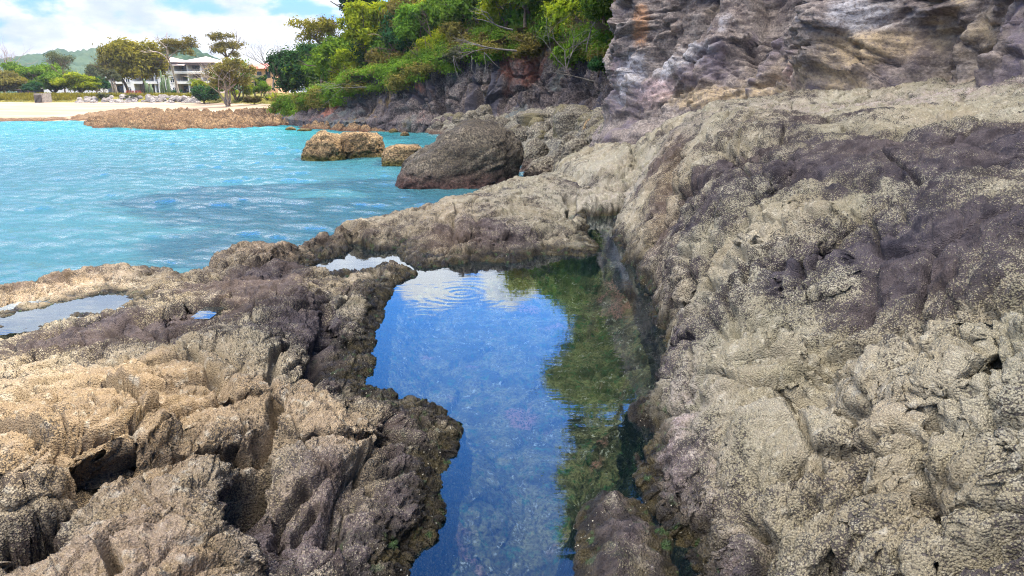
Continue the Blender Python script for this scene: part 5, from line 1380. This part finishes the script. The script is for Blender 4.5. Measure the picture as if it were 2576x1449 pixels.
mb = MB(); bbox(mb, 271, 541, 3.2, 14, 236, 157); part('wall', mb, M_SHADE, label='shaded recessed back wall of the balconies')  # wall colour darkened to carry the shade of the balcony recess
mb = MB()
for u0, u1 in ((312, 340), (400, 445)):
    mb = MB(); bbox(mb, u0, u1, 0, 3.4, 236, 152); part('front_wall', mb, M_WALL)
for u in (271, 372, 392, 477, 511, 540):
    mb = MB(); bbox(mb, u-1.6, u+1.6, .1, 3.05, 236, 157); part('pillar', mb, M_WALL)
for f in (1, 2):
    for u0, u1 in ((271, 312), (340, 400), (445, 541)):
        mb = MB(); bbox(mb, u0-.5, u1+.5, -.7, 3.1, F[f]+2.2, F[f]-.4); bbox(mb, u0-.5, u1+.5, -.75, -.55, F[f]-.45, F[f]-4.2)
        s_ = part('balcony', mb, M_WALL)
        mb = MB(); bbox(mb, u0, u1, -.68, -.62, F[f]-7.6, F[f]-7.0)
        for k in range(int((u1-u0)/2.2)): bbox(mb, u0+k*2.2, u0+k*2.2+.35, -.67, -.63, F[f]-4.2, F[f]-7.0)
        part('railing', mb, M_METAL, s_).matrix_parent_inverse.identity()
for f in range(3):
    for u0, u1 in BAYS:
        w_ = u1-u0; mb = MB(); bbox(mb, u0+w_*.22, u1-w_*.12, 3.08, 3.25, F[f]-1.5, F[f]-17.5)
        wd = part('window', mb, M_GLASS)
        mb = MB()
        for k in range(4):
            uu = u0+w_*.22+(w_*.66)*k/3; bbox(mb, uu-.35, uu+.35, 3.0, 3.10, F[f]-1.5, F[f]-17.8)
        bbox(mb, u0+w_*.2, u1-w_*.1, 3.0, 3.12, F[f]-17.5, F[f]-18.6); part('frame', mb, M_EAVE, wd)
def arch(u, vb, vt, r_px):
    x0 = bx_(u)-OX; r = r_px/FPX*BY; zb = bz_(vb)-OZ; zt = bz_(vt)-OZ-r
    pts = [(x0-r, zb), (x0+r, zb)]+[(x0+r*math.cos(a), zt+r*math.sin(a)) for a in np.linspace(0, math.pi, 9)]
    n = len(pts); mb = MB(); mb.add([(p[0], -.06, p[1]) for p in pts]+[(p[0], .1, p[1]) for p in pts], [tuple(range(n))]+[(i, (i+1) % n, n+(i+1) % n, n+i) for i in range(n)])
    w_ = part('arched_window', mb, M_GLASS)
    mb = MB(); mb.box(x0-.05, x0+.05, -.11, -.03, zb, zt+r*.9); mb.box(x0-r*1.05, x0+r*1.05, -.11, -.03, zt-.05, zt+.05); mb.box(x0-r*1.3, x0+r*1.3, -.25, .05, zb-.16, zb); part('frame', mb, M_WALL, w_)
for u, vb, vt in ((415,176,161),(432,176,161),(437,207,193),(427,234,220),(440,234,220),(327,233,219),(325,206,194)): arch(u, vb, vt, 4.0)
mb = MB(); mb.tube([(bx_(421)-OX, -.12, -.2), (bx_(421)-OX, -.12, bz_(158)-OZ)], .1, 6); part('drain_pipe', mb, M_METAL)
def hip(u0, u1, ve, vt, y0, y1, ins):
    mb = MB(); a, b = bx_(u0)-OX, bx_(u1)-OX; ze, zt = bz_(ve)-OZ, bz_(vt)-OZ; ym = (y0+y1)/2
    mb.add([(a, y0, ze), (b, y0, ze), (b, y1, ze), (a, y1, ze), (a+ins, ym, zt), (b-ins, ym, zt)], [(0, 1, 5, 4), (1, 2, 5), (2, 3, 4, 5), (3, 0, 4), (3, 2, 1, 0)])
    r = part('roof', mb, M_ROOF)
    mb = MB(); mb.box(a+.2, b-.2, y0+.25, y1-.3, ze-.75, ze-.06); part('eave', mb, M_EAVE, r)
hip(262, 345, 159, 146, -1.6, 15, 5); hip(340, 462, 157, 139, -1.9, 15.5, 6); hip(452, 548, 157, 139, -.8, 15.5, 5)
for u0, u1 in ((345, 398), (446, 476)):
    mb = MB(); a, b = bx_(u0)-OX, bx_(u1)-OX; z0, z1 = bz_(163.5)-OZ, bz_(160.5)-OZ
    mb.add([(a, -2.2, z0), (b, -2.2, z0), (b, .2, z1), (a, .2, z1), (a, -2.2, z0-.25), (b, -2.2, z0-.25), (b, .2, z1-.3), (a, .2, z1-.3)], [(0, 1, 2, 3), (7, 6, 5, 4), (0, 4, 5, 1), (1, 5, 6, 2), (3, 2, 6, 7), (0, 3, 7, 4)])
    part('awning', mb, M_ROOF)
# red roofed house
HY = 185.0
hs = empty('house', (PX(655, HY), HY, 3.1), 'orange walled house with a red tiled roof behind the leafless tree', 'house')
def hpart(name, boxes, mat, parent=hs):
    mb = MB()
    for u0, u1, y0, y1, v0, v1 in boxes: mb.box(PX(u0, HY)-hs.location.x, PX(u1, HY)-hs.location.x, y0, y1, PY(650, v0, HY).z-hs.location.z, PY(650, v1, HY).z-hs.location.z)
    return link(name, mb.mesh(name), mat, parent)
hpart('wall', [(618, 700, 0, 9, 234, 174)], M_ORNG)
for u0, u1, v0, v1 in ((632, 642, 196, 180), (650, 662, 196, 180), (672, 684, 196, 180), (630, 645, 226, 206), (655, 672, 226, 206)): hpart('window', [(u0, u1, -.05, .1, v0, v1)], M_GLASS)
mb = MB(); a, b = PX(612, HY)-hs.location.x, PX(706, HY)-hs.location.x; ze, zt = PY(650, 173, HY).z-3.1, PY(650, 158, HY).z-3.1
mb.add([(a, -1.2, ze), (b, -1.2, ze), (b, 10, ze), (a, 10, ze), (a+2.5, 4.4, zt), (b-2.5, 4.4, zt)], [(0, 1, 5, 4), (1, 2, 5), (2, 3, 4, 5), (3, 0, 4), (3, 2, 1, 0)]); link('roof', mb.mesh('roof'), M_RROOF, hs)
# low white house behind the umbrella trees
WY = 225.0
wh = empty('low_house', (PX(185, WY), WY, 3.2), 'low white house glimpsed through the umbrella trees', 'house')
def wpart(name, boxes, mat, parent=wh):
    mb = MB()
    for u0, u1, y0, y1, v0, v1 in boxes: mb.box(PX(u0, WY)-wh.location.x, PX(u1, WY)-wh.location.x, y0, y1, PY(185, v0, WY).z-3.2, PY(185, v1, WY).z-3.2)
    return link(name, mb.mesh(name), mat, parent)
wpart('wall', [(100, 272, 0, 8, 236, 211)], M_WALL)
wpart('roof', [(97, 275, -.8, 9, 211, 209)], M_EAVE)
for u0 in (148, 205, 232): wpart('window', [(u0, u0+10, -.06, .1, 226, 216)], M_GLASS)
# dark beach sheds, tables, concrete block
M_NAVY = simple('dark_blue_paint', (.035, .035, .06), .6, .2, 2)
def shed(label, u0, u1, v0, v1, Y):
    b = PY((u0+u1)/2, v0, Y); w_ = (PX(u1, Y)-PX(u0, Y))/2; H = PY(u0, v1, Y).z-b.z
    o = empty('shed', b, label, 'shed'); mb = MB(); mb.box(-w_, w_, 0, 3, -.4, H*.86); link('wall', mb.mesh('wall'), M_NAVY, o)
    mb = MB(); mb.add([(-w_*1.06, -.3, H*.86), (w_*1.06, -.3, H*.86), (w_*1.06, 3.2, H), (-w_*1.06, 3.2, H), (-w_*1.06, -.3, H*.93), (w_*1.06, -.3, H*.93), (w_*1.06, 3.2, H*1.07), (-w_*1.06, 3.2, H*1.07)], [(3, 2, 1, 0), (4, 5, 6, 7), (0, 1, 5, 4), (1, 2, 6, 5), (2, 3, 7, 6), (3, 0, 4, 7)]); link('roof', mb.mesh('roof'), M_EAVE, o)
    mb = MB(); mb.box(-w_*.2, w_*.25, -.05, .05, -.3, H*.7); link('door', mb.mesh('door'), M_EAVE, o)
shed('smaller dark blue shed at the left end above the brown bank', 44, 58, 235, 224, 152)
shed('larger dark blue shed beside the leaning small tree', 59, 88, 235, 221, 152.5)
M_RED = simple('red_orange_paint', (.45, .10, .04), .6, .15, 2)
for u0, u1, lab in ((318, 339, 'left red picnic table on the lawn edge, larger of the pair'), (341, 354, 'right red picnic table on the lawn edge, smaller of the pair')):
    Y = 146; b = PY((u0+u1)/2, 239, Y); w_ = (PX(u1, Y)-PX(u0, Y))/2
    o = empty('picnic_table', b, lab, 'table', 'red picnic tables')
    mb = MB(); mb.box(-w_, w_, -.4, .4, .70, .80); link('table_top', mb.mesh('table_top'), M_RED, o)
    for y_ in (-.75, .62): mb = MB(); mb.box(-w_, w_, y_, y_+.26, .40, .47); link('bench_seat', mb.mesh('bench_seat'), M_RED, o)
    for x_ in (-w_*.7, w_*.7):
        mb = MB(); mb.box(x_-.05, x_+.05, -.72, .85, .32, .40); mb.add([(x_-.05, -.65, -.1), (x_+.05, -.65, -.1), (x_+.05, -.25, .7), (x_-.05, -.25, .7), (x_-.05, -.5, -.1), (x_+.05, -.5, -.1), (x_+.05, -.12, .7), (x_-.05, -.12, .7)], [(0, 1, 2, 3), (7, 6, 5, 4), (0, 4, 5, 1), (2, 6, 7, 3), (1, 5, 6, 2), (0, 3, 7, 4)])
        mb.add([(x_-.05, .65, -.1), (x_+.05, .65, -.1), (x_+.05, .25, .7), (x_-.05, .25, .7), (x_-.05, .5, -.1), (x_+.05, .5, -.1), (x_+.05, .12, .7), (x_-.05, .12, .7)], [(0, 3, 2, 1), (4, 5, 6, 7), (0, 1, 5, 4), (2, 3, 7, 6), (1, 2, 6, 5), (0, 4, 7, 3)]); link('leg', mb.mesh('leg'), M_RED, o)
M_CONC = simple('weathered_concrete', (.20, .17, .145), .9, .3, 3)
b = PY(100, 254, 137.5); mb = MB(); w_ = (PX(111, 137.5)-PX(90, 137.5))/2
mb.add([(-w_, 0, -.4), (w_, -.2, -.4), (w_, 2.5, -.4), (-w_, 2.5, -.4), (-w_*1.05, .25, 1.35), (w_*.95, .1, 1.35), (w_*.95, 2.5, 1.35), (-w_*1.05, 2.5, 1.35)], [(3, 2, 1, 0), (4, 5, 6, 7), (0, 1, 5, 4), (1, 2, 6, 5), (2, 3, 7, 6), (3, 0, 4, 7)])
for k in range(7): mb.box(-w_+k*w_*.3, -w_+k*w_*.3+.06, -.3, .22, -.3, 1.3)
o = link('concrete_block', mb.mesh('concrete_block'), M_CONC); o.location = b; props(o, 'weathered grey concrete outlet block with upright ribs set in the grassy bank', 'block')

# ------------------------------------------------------------------ distant wooded hills
t_ = NT('far_forest'); p_ = t_.pos(); n_ = t_.noise(.02, 5, .6, p_); n2_ = t_.noise(.12, 5, .7, p_)
c_ = t_.mix(t_.ramp(n_, .38, .62), (.024, .050, .026), (.052, .080, .038)); c_ = t_.mix(t_.ramp(n2_, .55, .7, 0, .7), c_, (.09, .11, .055))
M_FOR = t_.done(t_.bsdf(c_, .95, spec=.05))
def hills(name, label, prof, Y, seed, deep):
    pr = np.array([(PX(u, Y), PY(u, v, Y).z) for u, v in prof])
    gx = np.linspace(pr[0, 0], pr[-1, 0], 420); gy = np.linspace(-deep, deep*.6, 150)
    X, D_ = np.meshgrid(gx, gy); X = X.ravel(); D_ = D_.ravel()
    p0 = np.stack([X, D_, np.full(X.size, seed*9.0)], 1).astype(F32)
    top = np.interp(X, pr[:, 0], pr[:, 1]); f = np.clip(1-np.abs(D_)/deep, 0, 1)
    f1, _ = worley(p0*.075); g1, _ = worley(p0*.16)
    Z = 2+(top-2)*(f**.85)*(1+.10*perlin(p0*.012)*(1-f)*4)+(6*(.5-f1)+3*(.5-g1)+2*perlin(p0*.2))*np.minimum(1, f*4)
    V = np.stack([X, Y+D_, Z], 1)
    props(link(name, mesh_np(name, V, grid_faces(150, 420)), M_FOR), label, 'hill', kind='structure')
hills('hills', 'distant wooded hills fading blue behind the umbrella trees', [(-900,190),(-300,175),(-60,165),(20,158),(60,148),(90,141),(130,138),(165,126),(200,131),(225,132),(262,124),(300,128),(360,150),(430,170),(520,190),(700,215)], 900, 1, 260)
hills('hills', 'nearer green wooded hill rising over the apartment roof', [(330,190),(380,160),(410,138),(450,120),(480,117),(510,128),(540,142),(600,160),(680,180),(760,205)], 520, 2, 130)
# inland ground under everything beyond the lawn
mb = MB(); mb.add([(-900, 270, 2.6), (600, 270, 2.6), (600, 1500, 2.6), (-1500, 1500, 2.6)], [(0, 1, 2, 3)])
props(link('ground', mb.mesh('ground'), M_LAWN), 'flat inland ground behind the lawn and the houses', 'ground', kind='structure')
# ------------------------------------------------------------------ sea air
if True:
    mb = MB(); mb.box(-700, 700, -30, 1250, -2.5, 175)
    t = NT('sea_haze'); pv = t.t.nodes.new('ShaderNodeVolumePrincipled')
    pv.inputs['Color'].default_value = (.80, .88, 1, 1); pv.inputs['Density'].default_value = .00016; pv.inputs['Anisotropy'].default_value = .3
    t.t.links.new(pv.outputs[0], t.out.inputs['Volume'])
    hz = link('haze', mb.mesh('haze'), t.m); props(hz, 'thin blue sea haze veiling the distant hills', 'haze', kind='stuff')
